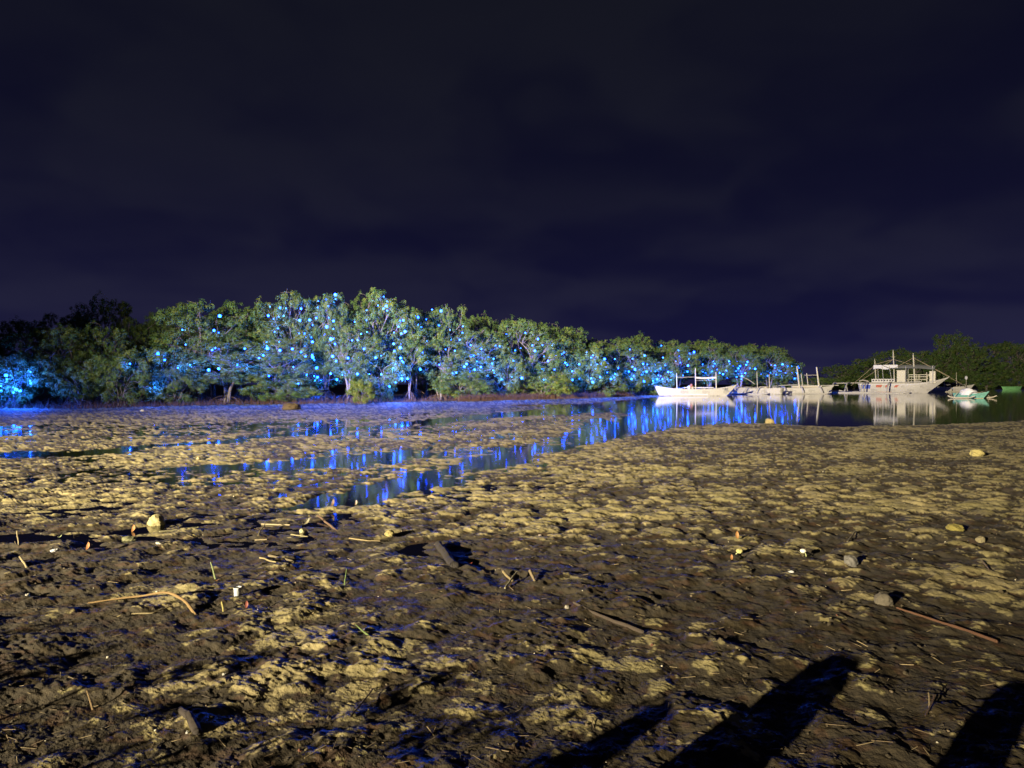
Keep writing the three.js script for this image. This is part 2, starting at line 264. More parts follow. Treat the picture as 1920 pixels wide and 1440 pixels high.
// front of the grove, from left to right: words, photo x, top, width, metres behind the shore line, kind, leaf colour, seed
const FRONT = [
  ['low bush at the left edge of the photo hung with blue lights', 22, 657, 120, -1, 'bush', 'grey', 1],
  ['unlit rounded mangrove, the widest mass of dark leaves right of the lit edge bush', 112, 604, 150, 3, 'dense', 'green', 1],
  ['unlit mangrove shouldering the right of the widest dark mass', 192, 612, 120, 4, 'dense', 'green', 2],
  ['low unlit bush at the water side before the dark masses', 150, 672, 120, 0.5, 'bush', 'green', 2],
  ['dim green bush left of the first boulder by the shore', 225, 668, 100, -0.5, 'bush', 'green', 3],
  ['bushy mangrove with four sparse blue lights left of the crooked tree', 292, 640, 118, 1, 'bush', 'grey', 1],
  ['low leafy mangrove at the foot of the crooked tree', 330, 690, 90, -0.5, 'bush', 'grey', 3],
  ['crooked mangrove with bare pale limbs in its upper crown', 375, 572, 150, 4, 'tree', 'green', 1],
  ['tall mangrove overlapping the crooked tree on its right', 447, 572, 110, 6, 'tree', 'green', 2],
  ['spreading mangrove with long low branches over dark hollows', 425, 640, 170, 0, 'tree', 'grey', 3],
  ['low leafy bush directly behind the brown boulder', 530, 712, 130, -1.5, 'bush', 'green', 2],
  ['mangrove with a branching trunk above the boulder bush', 520, 640, 140, 0, 'tree', 'grey', 4],
  ['wide lit mangrove with its row of lights along the upper left', 545, 556, 130, 4, 'tree', 'grey', 1],
  ['slim tall mangrove thick with lights up to its tip', 612, 553, 84, 3, 'tree', 'grey', 2],
  ['mangrove with one upright forked trunk left of the thin trunk tree', 655, 608, 110, 0, 'tree', 'grey', 3],
  ['highest mangrove of the grove with lights in its peak', 712, 555, 130, 4, 'tree', 'green', 4],
  ['leafy mangrove on arching prop roots before the highest tree', 712, 650, 110, 0, 'bush', 'grey', 1],
  ['small umbrella crowned mangrove on one thin pale trunk', 768, 648, 62, -1, 'umbrella', 'green', 1],
  ['mangrove behind the umbrella crowned tree', 780, 582, 100, 4, 'tree', 'green', 2],
  ['round topped green mangrove right of the highest tree', 838, 566, 92, 5, 'dense', 'green', 1],
  ['grey leaved mangrove under the round topped tree', 825, 640, 110, 0, 'tree', 'grey', 2],
  ['mangrove with a leaning pale trunk near its foot', 890, 618, 105, 1, 'tree', 'grey', 3],
  ['low bush with bright green lower leaves beside the leaning trunk', 868, 698, 110, -2, 'bush', 'grey', 2],
  ['broad bright green mangrove right of the dark gap', 978, 598, 128, 2, 'dense', 'green', 2],
  ['grey leaved bush before the broad bright mangrove', 942, 668, 80, -1, 'bush', 'grey', 3],
  ['mangrove with a sloping right shoulder beside the broad bright one', 1040, 622, 110, 3, 'dense', 'green', 1],
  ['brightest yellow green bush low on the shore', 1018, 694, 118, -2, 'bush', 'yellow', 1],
  ['lit mangrove right of the brightest bush', 1092, 650, 112, 0, 'bush', 'green', 2],
  ['low lit bush at the end of the strand', 1128, 690, 80, -2, 'bush', 'grey', 3],
  ['mangrove with scattered lights above the end of the strand', 1172, 644, 112, 2, 'dense', 'green', 2],
  ['low bush thick with lights left of the two post boat stern', 1225, 668, 90, -3, 'bush', 'grey', 1],
  ['low lit bush between the strand end and the bright clump', 1172, 690, 70, -3, 'bush', 'grey', 2],
  ['dim mangrove rising left of the tallest post of the nearest white boat', 1270, 648, 84, 2, 'tree', 'green', 3],
  ['dim mangrove rising behind the rolled awning of the nearest white boat', 1330, 650, 84, 2, 'tree', 'green', 4],
  ['lit mangrove just right of the nearest white boat', 1388, 652, 84, 2, 'tree', 'green', 1],
  ['lit mangrove behind the stern of the blue tinted boat', 1440, 654, 80, 2, 'dense', 'green', 2],
  ['last lit mangrove at the right end of the grove', 1480, 672, 52, 2, 'dense', 'green', 1],
];
const SHORT = ['low left edge bush', 'widest dark tree', 'dark tree', 'low dark bush', 'dim green bush', 'sparse bushy tree', 'crooked tree foot bush', 'crooked tree', 'tall tree right of the crooked one', 'long branched tree', 'boulder bush', 'tree above the boulder', 'wide lit tree', 'slim tall tree', 'forked trunk tree', 'highest tree', 'prop root tree', 'umbrella crowned tree', 'tree behind the umbrella crown', 'round topped tree', 'grey tree under the round top', 'leaning trunk tree', 'leaning trunk bush', 'broad bright tree', 'bush before the bright tree', 'sloping shouldered tree', 'brightest bush', 'tree right of the brightest bush', 'last bush of the strand', 'tree at the strand end', 'bush left of the nearest boat', 'bush after the strand', 'tree by the tallest boat post', 'tree behind the rolled awning', 'tree right of the nearest boat', 'tree behind the blue boat', 'last tree on the right'];
FRONT.forEach(([label, ...how], i) => plant(label, ...how, { short: SHORT[i], group: 'mangroves along the shore hung with blue lights' }));
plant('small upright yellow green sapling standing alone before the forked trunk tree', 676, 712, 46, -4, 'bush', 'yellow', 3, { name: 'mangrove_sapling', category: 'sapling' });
const ORD = ['first', 'second', 'third', 'fourth', 'fifth', 'sixth', 'seventh', 'eighth', 'ninth', 'tenth', 'eleventh', 'twelfth', 'thirteenth', 'fourteenth', 'fifteenth', 'sixteenth', 'seventeenth', 'eighteenth', 'nineteenth', 'twentieth'];
const NTH = (n) => ORD[n - 1] ?? (n === 30 ? 'thirtieth' : 'twenty ' + ORD[n - 21]);
const BACK = [[-30, 615, 130, 22, 'green'], [45, 600, 110, 18, 'green'], [128, 578, 120, 14, 'green'], [200, 560, 120, 16, 'green'], [262, 590, 100, 13, 'green'], [318, 578, 110, 12, 'green'], [400, 582, 130, 12, 'green'], [490, 590, 110, 13, 'green'], [600, 590, 130, 12, 'green'], [680, 560, 110, 11, 'green'], [800, 575, 100, 12, 'green'], [905, 590, 80, 14, 'green'], [1000, 598, 110, 12, 'green'], [1062, 612, 96, 12, 'green'], [1125, 628, 100, 13, 'green'], [1190, 628, 90, 13, 'green'], [1250, 634, 90, 13, 'green'], [1320, 636, 90, 13, 'green'], [1390, 640, 80, 14, 'green'], [1448, 648, 70, 12, 'green']];
BACK.forEach(([px, top, w, back, leaf], i) => plant(`${ORD[i]} from the left of the twenty crowns rising behind the lit grove`, px, top, w, back, 'dense', leaf, 1 + i % 2, { group: 'crowns behind the lit grove', roots: false }));
const FAR = [[1525, 706, 60, -20], [1580, 684, 84, 2], [1628, 670, 76, -4], [1672, 654, 84, 6], [1716, 655, 76, -5], [1782, 624, 74, 14], [1758, 652, 72, -4], [1812, 648, 80, -3], [1862, 636, 96, 8], [1910, 644, 86, -5], [1965, 645, 110, 2]];
FAR.forEach(([px, top, w, back], i) => plant(i === 5 ? 'far dark tree poking highest above the right bank' : `${ORD[i > 5 ? i - 1 : i]} from the left of the dark rounded trees on the far right bank`, px, top, w, back, 'dense', 'green', 1 + i % 2, { name: 'far_tree', category: 'tree', group: 'dark trees on the far right bank', roots: false }));
const FARLOW = [[1550, 706, 60], [1600, 700, 60], [1650, 700, 64], [1700, 698, 64], [1750, 700, 64], [1800, 696, 60], [1850, 698, 66], [1905, 697, 66]];
FARLOW.forEach(([px, top, w], i) => plant(`${ORD[i]} from the left of the low dark bushes along the far right bank`, px, top, w, -5, 'bush', 'green', 1 + i % 3, { name: 'far_bush', category: 'bush', group: 'low dark bushes along the far right bank', roots: false }));
{ // pencil roots standing in the mud under the grove
  const r = rng(77), g = new THREE.ConeGeometry(0.018, 1, 4), list = [], m = new THREE.Matrix4(), q = new THREE.Quaternion();
  while (list.length < 9000) { const px = r() < 0.55 ? 860 + 330 * r() : -60 + 1320 * r(), d = treeDepth(px) - 5 + 9 * r() * r() + (px > 860 && px < 1190 ? 0 : 2), x = (px - 960) / FOCAL * d, h = 0.2 + 0.6 * r() * r() + (px > 860 ? 0.25 : 0); const y = macro(x, d); if (y < -0.02) { if (r() < 0.05) list.push(new THREE.Matrix4().makeTranslation(0, -3, -60)); continue; } q.setFromEuler(new THREE.Euler(0.3 * (r() - 0.5), 0, 0.3 * (r() - 0.5))); list.push(m.clone().compose(V(x, y + h * 0.4, -d), q, V(1.4, h, 1.4))); }
  const im = new THREE.InstancedMesh(g, std([0.13, 0.07, 0.05], 0.85), list.length); list.forEach((t, i) => im.setMatrixAt(i, t)); im.name = 'pencil_roots'; im.castShadow = im.receiveShadow = true;
  scene.add(tag(im, 'reddish brown breathing roots bristling under the mangroves', 'roots', null, 'stuff'));
}

// ---------------------------------------------------------------- blue lights hung in the grove (places as read off the photograph, in windows of it)
const LIGHTS = [
  [0, 540, 4, [45, 655, 52, 685, 5, 735, 5, 770, 100, 745, 120, 762, 100, 780, 150, 770, 228, 630, 225, 695, 230, 715, 975, 568, 1185, 493, 1235, 540, 1155, 748, 1335, 600, 1425, 577, 1368, 313, 1392, 425, 1648, 210, 1605, 318, 1640, 335, 1592, 465, 1615, 450, 1838, 455, 1565, 615, 1640, 605, 1775, 573, 1852, 600]],
  [440, 520, 4, [265, 220, 340, 228, 385, 232, 498, 235, 252, 288, 292, 312, 330, 295, 368, 290, 488, 323, 563, 320, 585, 358, 325, 382, 300, 408, 485, 420, 525, 422, 535, 453, 575, 450, 583, 483, 525, 517, 333, 485, 240, 485, 240, 515, 245, 533, 340, 548, 432, 537, 75, 535, 215, 585, 182, 605, 18, 655, 90, 680, 255, 740, 478, 797, 440, 672, 498, 562, 530, 590, 582, 583, 585, 600, 597, 618, 615, 680, 540, 730, 597, 740, 622, 747, 603, 775, 648, 773]],
  [440, 520, 4, [755, 130, 757, 163, 687, 163, 627, 178, 623, 225, 703, 215, 612, 305, 707, 303, 740, 328, 690, 372, 740, 387, 673, 430, 740, 460, 722, 463, 752, 500, 735, 592, 763, 630, 720, 722, 767, 767, 808, 732, 850, 605, 922, 598, 880, 472, 922, 470, 948, 425, 992, 410, 987, 322, 990, 247, 900, 335, 970, 537, 920, 725, 1010, 725, 1057, 603, 1098, 588, 1100, 727, 1118, 145, 1142, 180, 1075, 210, 1137, 215, 1115, 235, 1143, 250, 1240, 325, 1265, 323, 1228, 370, 1195, 413, 1250, 422, 1278, 407, 1192, 498, 1247, 500, 1242, 527, 1198, 552, 1245, 605, 1255, 628, 1265, 638, 1207, 650, 1183, 688, 1253, 735, 1255, 760, 1258, 775, 1207, 788, 1160, 818, 1297, 760]],
  [440, 520, 4, [1355, 288, 1377, 300, 1377, 355, 1398, 373, 1383, 430, 1408, 563, 1430, 640, 1392, 690, 1480, 242, 1548, 252, 1437, 315, 1440, 478, 1532, 360, 1615, 395, 1712, 367, 1708, 415, 1622, 468, 1688, 468, 1582, 540, 1652, 550, 1535, 655, 1637, 720, 1662, 715, 1770, 508, 1850, 540, 1775, 588, 1825, 575, 1818, 630, 1740, 650, 1723, 670, 1848, 673, 1800, 692, 1762, 710]],
  [880, 560, 4.571, [10, 397, 103, 432, 15, 490, 35, 490, 163, 500, 208, 515, 65, 537, 197, 555, 100, 587, 45, 608, 203, 613, 213, 637, 155, 660, 225, 403, 260, 408, 318, 303, 480, 293, 588, 345, 392, 442, 440, 423, 378, 533, 413, 582, 278, 692, 365, 672, 450, 680, 540, 400, 628, 398, 710, 400, 562, 447, 640, 495, 675, 533, 622, 600, 730, 608, 637, 695, 740, 490, 793, 475, 810, 462, 823, 550, 840, 568, 882, 622, 882, 697, 942, 562, 942, 688, 1005, 460, 1043, 505, 1060, 485, 1048, 567, 1095, 562, 1132, 558, 1160, 517, 1085, 600, 1070, 618, 1045, 683, 1058, 715, 1122, 672, 1175, 585, 1182, 632, 1250, 645, 1240, 675, 1215, 688, 1272, 593, 1248, 517, 1375, 435, 1400, 515, 1398, 583, 1420, 607, 1367, 625, 1407, 663, 1390, 688]],
  [880, 560, 4.571, [1503, 488, 1490, 558, 1525, 563, 1518, 625, 1560, 620, 1595, 565, 1595, 622, 1478, 653, 1498, 710, 1575, 703, 1610, 690, 1620, 655, 1640, 663, 1640, 597, 1678, 570, 1705, 628, 1727, 632, 1700, 690, 1728, 695, 1655, 690, 1645, 403, 1660, 505]],
  [1200, 640, 5.333, [383, 90, 392, 150, 360, 200, 403, 212, 485, 178, 497, 120, 540, 108, 480, 242, 475, 303, 430, 340, 627, 228, 630, 305, 655, 315, 633, 372, 683, 380, 725, 375, 733, 200, 750, 225, 732, 250, 770, 280, 720, 300, 798, 318, 830, 330, 890, 200, 897, 225, 935, 245, 972, 205, 1000, 247, 985, 270, 865, 293, 885, 323, 960, 297, 985, 325, 1015, 320, 1052, 318, 1018, 347, 967, 355, 873, 365, 1013, 377, 1075, 205, 1062, 235, 1100, 268, 1152, 275, 1213, 330, 1275, 345, 1313, 237, 1350, 240, 1425, 230, 1478, 250, 1515, 248, 1580, 250, 1590, 265, 1350, 268, 1390, 292, 1410, 300, 1355, 305, 1305, 315, 1455, 315, 1520, 312, 1570, 318, 1362, 332, 1422, 345, 1547, 372]],
];
{
  const r = rng(5), ball = new THREE.IcosahedronGeometry(1, 1), glass = std([0.1, 0.1, 0.1], 0.4); glass.emissive.setRGB(...BULB.glow.map((v) => v / BULB.glow[2])); glass.emissiveIntensity = BULB.glow[2];
  let count = 0; const hung = {};
  for (const [ox, oy, s, list] of LIGHTS) for (let i = 0; i < list.length; i += 2) {
    const px = ox + list[i] / s, py = oy + list[i + 1] / s, dir = at(px, py, 1).sub(camera.position), eye = camera.position;
    let best = Infinity, owner = null;   // the first crown along the line of sight carries the light
    for (const c of crowns) {
      const o = eye.clone().sub(c.c).divide(c.r), v = dir.clone().divide(c.r), A = v.lengthSq(), B = o.dot(v), C = o.lengthSq() - 0.92, D = B * B - A * C;
      if (D > 0) { const t = (-B - Math.sqrt(D)) / A; if (t > 5 && t < best) { best = t; owner = c; } }
    }
    if (!owner || owner.label.includes('far right')) { best = treeDepth(px) + 1.5; owner = crowns.reduce((a, c) => (Math.hypot(960 + FOCAL * c.c.x / -c.c.z - px, 0) < Math.hypot(960 + FOCAL * a.c.x / -a.c.z - px, 0) ? c : a)); }
    const p = eye.clone().addScaledVector(dir, best + 0.1 - 0.3 * r()), size = 0.04 + 0.085 * r() ** 2;
    const bulb = mesh('fairy_light', ball, glass); bulb.position.copy(p); bulb.scale.setScalar(size * (best > 80 ? 1.25 : 1)); bulb.castShadow = false;
    (hung[owner.short] ??= []).push([px, bulb]);
    const l = new THREE.PointLight(new THREE.Color().setRGB(...BULB.color), BULB.candela * lerp(1.15, 0.31, smooth(1.6, 5, p.y)) * (0.6 + 0.8 * r()) * (best > 80 ? 1.3 : 1)); l.name = 'fairy_light_glow'; l.position.copy(p); l.castShadow = true; l.shadow.radius = size / 0.02 * 0.8; scene.add(l); count++;
  }
  for (const k in hung) hung[k].sort((a, b) => a[0] - b[0]).forEach(([, bulb], i, all) => tag(bulb, all.length > 1 ? `${NTH(i + 1)} blue light from the left on the ${k}` : `only blue light on the ${k}`, 'light bulb', 'blue lights on the ' + k));
  console.log('lights', count);
}

// ---------------------------------------------------------------- floodlight and posts behind the camera, which the photograph shows by their light and shadows
{
  const p = V(...LAMP.at), aim = V(...LAMP.aim), dir = aim.clone().sub(p).normalize();
  const t = thing('floodlight', 'floodlight on a pole on the shore behind the viewpoint', 'floodlight', [p.x, 0, p.z]);
  mesh('pole', new THREE.CylinderGeometry(0.07, 0.1, p.y, 10).translate(0, p.y / 2 - 0.1, 0), std([0.2, 0.2, 0.2], 0.5, { metalness: 0.6 }), t);
  const q = new THREE.Quaternion().setFromUnitVectors(V(0, 0, 1), dir);
  const head = mesh('lamp_housing', new RoundedBoxGeometry(0.62, 0.5, 0.18, 2, 0.03).translate(0, 0, -0.13), std([0.05, 0.05, 0.05], 0.5), t); head.position.set(0, p.y, 0); head.quaternion.copy(q);
  const lens = std([0.1, 0.1, 0.1], 0.3); lens.emissive.setRGB(...LAMP.color); lens.emissiveIntensity = 8;
  const face = mesh('lamp_lens', new RoundedBoxGeometry(0.5, 0.4, 0.03, 2, 0.01), lens, t); face.position.set(0, p.y, 0); face.quaternion.copy(q).multiply(new THREE.Quaternion()); face.position.addScaledVector(dir, -0.03);
  const spot = new THREE.SpotLight(new THREE.Color().setRGB(...LAMP.color), LAMP.candela, 0, LAMP.angle, 1); spot.name = 'floodlight_beam'; spot.position.copy(p).addScaledVector(dir, 0.05); spot.target.position.copy(aim); spot.castShadow = true; spot.shadow.radius = 6; scene.add(spot, spot.target);
}
{
  const wood = std([0.22, 0.17, 0.12], 0.85, { bumpMap: mudGrain, bumpScale: 0.01 }), L = V(...LAMP.at);
  const profile = [[0.2, -0.2], [0.2, 0.1], [0.175, 0.6], [0.15, 0.86], [0.13, 0.95], [0.08, 1], [0, 1.01]].map(([x, y]) => new THREE.Vector2(x, y));
  const first = new THREE.Group(); mesh('post', new THREE.LatheGeometry(profile, 18), wood, first); mesh('band', new THREE.CylinderGeometry(0.186, 0.192, 0.07, 18, 1, true).translate(0, 0.42, 0), std([0.08, 0.05, 0.03], 0.7), first);
  [[1594, 1252, 'middle'], [1916, 1306, 'rightmost'], [1258, 1342, 'leftmost']].forEach(([px, py, which], i) => {
    const tip = V(...[w2(px, py)].map(([x, d]) => [x, 0, -d])[0]), run = tip.clone().sub(V(L.x, 0, L.z)), b = tip.clone().addScaledVector(run, -1.0 / L.y), o = i ? first.clone() : first;
    o.name = numbered('mooring_post'); o.position.set(b.x, macro(b.x, 1.2) + 0.02, b.z); const k = [0.85, 0.64, 0.5][i]; o.scale.set(k, 1, k); scene.add(o);
    tag(o, `${which} of three short mooring posts beside the viewpoint, throwing the long shadows`, 'mooring post', 'mooring posts beside the viewpoint');
  });
}

{ // scrub added out of view to throw broken shade on the near left mud
  for (const [x, z, w, h, v] of [[-3.7, 0.5, 3.2, 1.02, 3], [-4.5, -1.6, 2.2, 0.62, 1], [-4.9, -0.4, 3.0, 0.84, 2]]) {
    const T = grow('scrub', v), g = thing('added_shade_scrub', `${h > 0.9 ? 'tallest' : h > 0.7 ? 'middle sized' : 'lowest'} of the three added unseen scrub bushes shading the near mud`, 'added_shrub', [x, macro(x, 1.2) - 0.03, z], v, 'added shade scrub beside the viewpoint');
    g.scale.set(w / T.K.W, h / T.K.H, w / T.K.W); mesh('stems', T.limbs, bark, g); mesh('crown', T.crown, LEAVES.green, g);
  }
}

// ---------------------------------------------------------------- outrigger boats
const paintGrain = canvasTexture(256, (u, v) => { const s = tileFbm(u, v, 5, 401, 4), f = tileFbm(u, v, 40, 411, 2), g = 0.97 - 0.2 * smooth(0.55, 0.72, s) - 0.16 * smooth(0.6, 0.75, f); return [g, g * 0.985, g * 0.95]; });
const PAINT = {
  white: std([0.52, 0.5, 0.48], 0.5, { map: paintGrain }), cream: std([0.52, 0.49, 0.4], 0.55, { map: paintGrain }), red: std([0.34, 0.05, 0.03], 0.6), orange: std([0.55, 0.2, 0.04], 0.6), blue: std([0.06, 0.1, 0.4], 0.6), brick: std([0.42, 0.1, 0.06], 0.6),
  turquoise: std([0.14, 0.34, 0.28], 0.5, { map: paintGrain }), green: std([0.3, 0.75, 0.3], 0.5, { map: paintGrain }), bamboo: std([0.46, 0.41, 0.32], 0.6), deck: std([0.42, 0.37, 0.3], 0.8), dark: std([0.025, 0.025, 0.025], 0.8), tarp: std([0.32, 0.33, 0.34], 0.75), cloth: std([0.58, 0.57, 0.6], 0.9), rope: std([0.3, 0.24, 0.15], 0.9), ink: std([0.1, 0.12, 0.2], 0.7), sack: std([0.35, 0.14, 0.09], 0.9),
};
function geo(pos, idx, uvs) { const g = new THREE.BufferGeometry(); g.setAttribute('position', new THREE.Float32BufferAttribute(pos, 3)); if (uvs) g.setAttribute('uv', new THREE.Float32BufferAttribute(uvs, 2)); g.setIndex(idx); g.computeVertexNormals(); return g; }
// a lofted hull, bow towards +x: sheer(u), keel(u), half beam(u), rake of the stem and stern
function hullShape(o) {
  const N = 28, P = 9, pos = [], idx = [], uvs = [], line = (u) => ({
    xt: lerp(-o.L / 2, o.L / 2, u), xk: lerp(-o.L / 2 + o.sternRake, o.L / 2 - o.bowRake, u), top: o.side + o.bow * Math.max(0, (u - 0.5) * 2) ** 2.6 + o.stern * Math.max(0, (0.5 - u) * 2) ** 2.6,
    keel: -o.draft + (o.rocker ?? 0.1) * (2 * u - 1) ** 4, b: o.beam / 2 * Math.min(1, (o.transom && u < 0.3 ? 0.72 + 0.28 * smooth(0, 0.3, u) : Math.sin(Math.PI * Math.min(u, 0.5)) ** 0.75)) * (u > 0.5 ? Math.max(0.015, 1 - ((u - 0.5) * 2) ** 2.4) : Math.max(0.015, 1)) });
  for (let i = 0; i <= N; i++) {
    const u = i / N, l = line(u);
    for (let j = 0; j <= P * 2; j++) { const s = (j - P) / P, k = Math.abs(s), y = lerp(l.keel, l.top, k < 0.3 ? 0 : ((k - 0.3) / 0.7) ** 0.9), f = clamp((y - l.keel) / (l.top - l.keel)), w = l.b * (k < 0.3 ? k / 0.3 * 0.55 : lerp(0.55, 1, f ** 0.6)); pos.push(lerp(l.xk, l.xt, f), y, Math.sign(s) * w); uvs.push(lerp(l.xk, l.xt, f) * 0.35, y * 0.35); }
  }
  const row = P * 2 + 1; for (let i = 0; i < N; i++) for (let j = 0; j < row - 1; j++) { const a = i * row + j, b = a + row; idx.push(a, b, a + 1, b, b + 1, a + 1); }
  if (o.transom) for (let j = 0; j < P; j++) { const a = j, b = P * 2 - j; idx.push(a, a + 1, b, b, a + 1, b - 1); }
  return { hull: geo(pos, idx, uvs), line };
}
function ribbon(line, pick, height, out, side, u0 = 0, u1 = 1) {   // a strip of board along the hull's side, a little proud of it
  const pos = [], idx = [], n = 24;
  for (let i = 0; i <= n; i++) { const l = line(lerp(u0, u1, i / n)), y = pick(l), f = clamp((y - l.keel) / (l.top - l.keel)), x = lerp(l.xk, l.xt, f), z = side * (l.b * lerp(0.55, 1, f ** 0.6) + out); pos.push(x, y, z, x, y + height, z, x, y + height, z - side * out * 2.4, x, y, z - side * out * 2.4); }
  for (let i = 0; i < n; i++) for (let k = 0; k < 4; k++) { const a = i * 4 + k, b = i * 4 + (k + 1) % 4; idx.push(a, a + 4, b, b, a + 4, b + 4); }
  return geo(pos, idx);
}
const rod = (a, b, r0, r1 = r0, sides = 7) => { const d = V(...b).sub(V(...a)), g = new THREE.CylinderGeometry(r1, r0, d.length(), sides); g.applyQuaternion(new THREE.Quaternion().setFromUnitVectors(V(0, 1, 0), d.clone().normalize())); const m = V(...a).addScaledVector(d, 0.5); return g.translate(m.x, m.y, m.z); };
const bend = (pts, r0, r1 = r0, sides = 6) => tube(pts.map((p) => V(...p)), r0, r1, sides);
const box = (w, h, d, x, y, z, r = 0.03) => new RoundedBoxGeometry(w, h, d, 2, r).translate(x, y, z);
function deckShape(line, u0, u1, drop) { const pos = [], idx = [], n = 20; for (let i = 0; i <= n; i++) { const l = line(lerp(u0, u1, i / n)); pos.push(l.xt, l.top - drop, -l.b * 0.97, l.xt, l.top - drop, l.b * 0.97); } for (let i = 0; i < n; i++) { const a = i * 2; idx.push(a, a + 1, a + 2, a + 1, a + 3, a + 2); } return geo(pos, idx); }
function outriggers(t, o, sides) {   // cross arms bowed down to a bamboo float on each side
  for (const s of sides) {
    for (const x of o.arms) mesh('outrigger_arm', bend([[x, o.y, -s * 0.3], [x, o.y + 0.12, s * o.reach * 0.35], [x, o.y + 0.05, s * o.reach * 0.62], [x, o.y * 0.62, s * o.reach * 0.86], [x, 0.16, s * o.reach]], o.thick, o.thick * 0.85), o.paint ?? PAINT.white, t);
    mesh('outrigger_float', bend([[o.from - 0.5, 0.3, s * o.reach], [o.from, 0.13, s * o.reach], [(o.from + o.to) / 2, 0.1, s * o.reach], [o.to, 0.13, s * o.reach], [o.to + 0.6, 0.34, s * o.reach]], o.float, o.float * 0.8, 8), o.paint ?? PAINT.white, t);
  }
}
function boat(name, label, px, py, d, turn, o, category = 'outrigger boat') {
  const p = at(px, py, d), t = thing(name, label, category, [p.x, 0, p.z], turn), { hull, line } = hullShape(o);
  mesh('hull', hull, o.paint ?? PAINT.white, t); mesh('deck', deckShape(line, 0.06, 0.93, o.deckDrop ?? 0.1), PAINT.deck, t);
  for (const s of [1, -1]) mesh('rubbing_strake', ribbon(line, (l) => l.top - 0.09, 0.07, 0.025, s), o.trim ?? PAINT.white, t);
  return { t, line };
}
function lettering(text, size, m, parent, x, y, z, tilt = 0) {   // painted letters built as thin strokes
  const S = { R: [[0, 0, 0, 1], [0, 1, .55, .9], [.55, .9, .5, .55], [.5, .55, 0, .5], [.15, .5, .6, 0]], L: [[0, 1, 0, 0], [0, 0, .5, 0]], A: [[0, 0, .3, 1], [.3, 1, .6, 0], [.12, .4, .48, .4]], X: [[0, 0, .6, 1], [0, 1, .6, 0]] };
  let dx = 0; const parts = [];
  for (const c of text) { for (const [a, b, e, f] of S[c] ?? []) parts.push(rod([(dx + a) * size, b * size, 0], [(dx + e) * size, f * size, 0], size * 0.055, size * 0.055, 4)); dx += 0.9; }
  const g = mesh('lettering', merge(parts).scale(1, 1, 0.25), m, parent); g.position.set(x, y, z); g.rotation.z = tilt; return g;
}
{ // the nearest boat, aground and broadside, bow to the right
  const { t, line } = boat('outrigger_boat', 'nearest white boat with three posts and a rolled awning, letters by its bow', 1304, 742, 92, -0.06, { L: 11.1, side: 0.92, bow: 0.62, stern: 0.52, draft: 0.12, beam: 1.25, bowRake: 1.5, sternRake: 0.75, rocker: 0.05 });
  mesh('chine_board', ribbon(line, () => 0.1, 0.16, 0.05, 1, 0.02, 0.7), PAINT.cloth, t);
  for (const [x, top] of [[-2.5, 3.05], [-0.02, 3.75], [2.7, 3.2]]) mesh('post', rod([x, 0.7, 0.3], [x - 0.06, top, 0.3], 0.085, 0.065), PAINT.cream, t);
  mesh('ridge_pole', rod([-2.55, 2.5, 0.3], [0, 2.55, 0.3], 0.035), PAINT.bamboo, t);
  mesh('rolled_awning', bend([[0.02, 2.44, 0.42], [0.9, 2.38, 0.42], [1.8, 2.4, 0.42], [2.68, 2.46, 0.42]], 0.15, 0.14, 9), PAINT.cloth, t);
  mesh('lower_rail', rod([0, 2.05, 0.3], [2.7, 2.1, 0.3], 0.02), PAINT.bamboo, t);
  for (const x of [-1.9, 1.1, 3.5]) mesh('cross_beam', rod([x - 0.4, 1.02, -2.4], [x, 1.0, 0.7], 0.06), PAINT.bamboo, t);
  mesh('cabin_top', box(3.9, 0.12, 0.8, 0.4, 1.12, -0.15), PAINT.cloth, t);
  for (const x of [-1.4, 2.2]) mesh('outrigger_arm', bend([[x, 1.0, 0], [x, 1.1, -1], [x, 0.95, -1.8], [x, 0.2, -2.6]], 0.06), PAINT.white, t);
  mesh('outrigger_float', bend([[-4, 0.3, -2.6], [-3, 0.12, -2.6], [3.4, 0.12, -2.6], [4.4, 0.35, -2.6]], 0.11), PAINT.white, t);
  lettering('RL', 0.36, PAINT.ink, t, 3.75, 0.72, 0.5, -0.06).rotation.y = -0.3;
  mesh('mooring_stain', box(0.5, 0.1, 0.06, 2.9, -0.02, 0.62, 0.02), PAINT.dark, t);
  const s = at(1293.5, 716, 92), b = thing('cargo_bundle', 'pale and reddish brown bundle heaped by the middle post of the nearest boat', 'bundle', [s.x, 0.92, s.z + 0.15]);
  const lump = (r, x, y, z, k) => { const g = new THREE.IcosahedronGeometry(r, 3), p = g.attributes.position, v = V(); for (let i = 0; i < p.count; i++) { v.fromBufferAttribute(p, i); const q = 1 + 0.45 * (noise(v.x * 6 + k, v.y * 6 + v.z * 4, 431) - 0.5); p.setXYZ(i, v.x * q * 0.85 + x, v.y * q * 1.15 + y, v.z * q + z); } g.computeVertexNormals(); return g; };
  mesh('pale_sack', lump(0.26, -0.18, 0.2, 0.1, 1), PAINT.cloth, b); mesh('brown_sack', lump(0.27, 0.14, 0.42, 0, 5), PAINT.sack, b); mesh('tan_sack', lump(0.2, 0.28, 0.12, 0.12, 9), PAINT.bamboo, b);
}
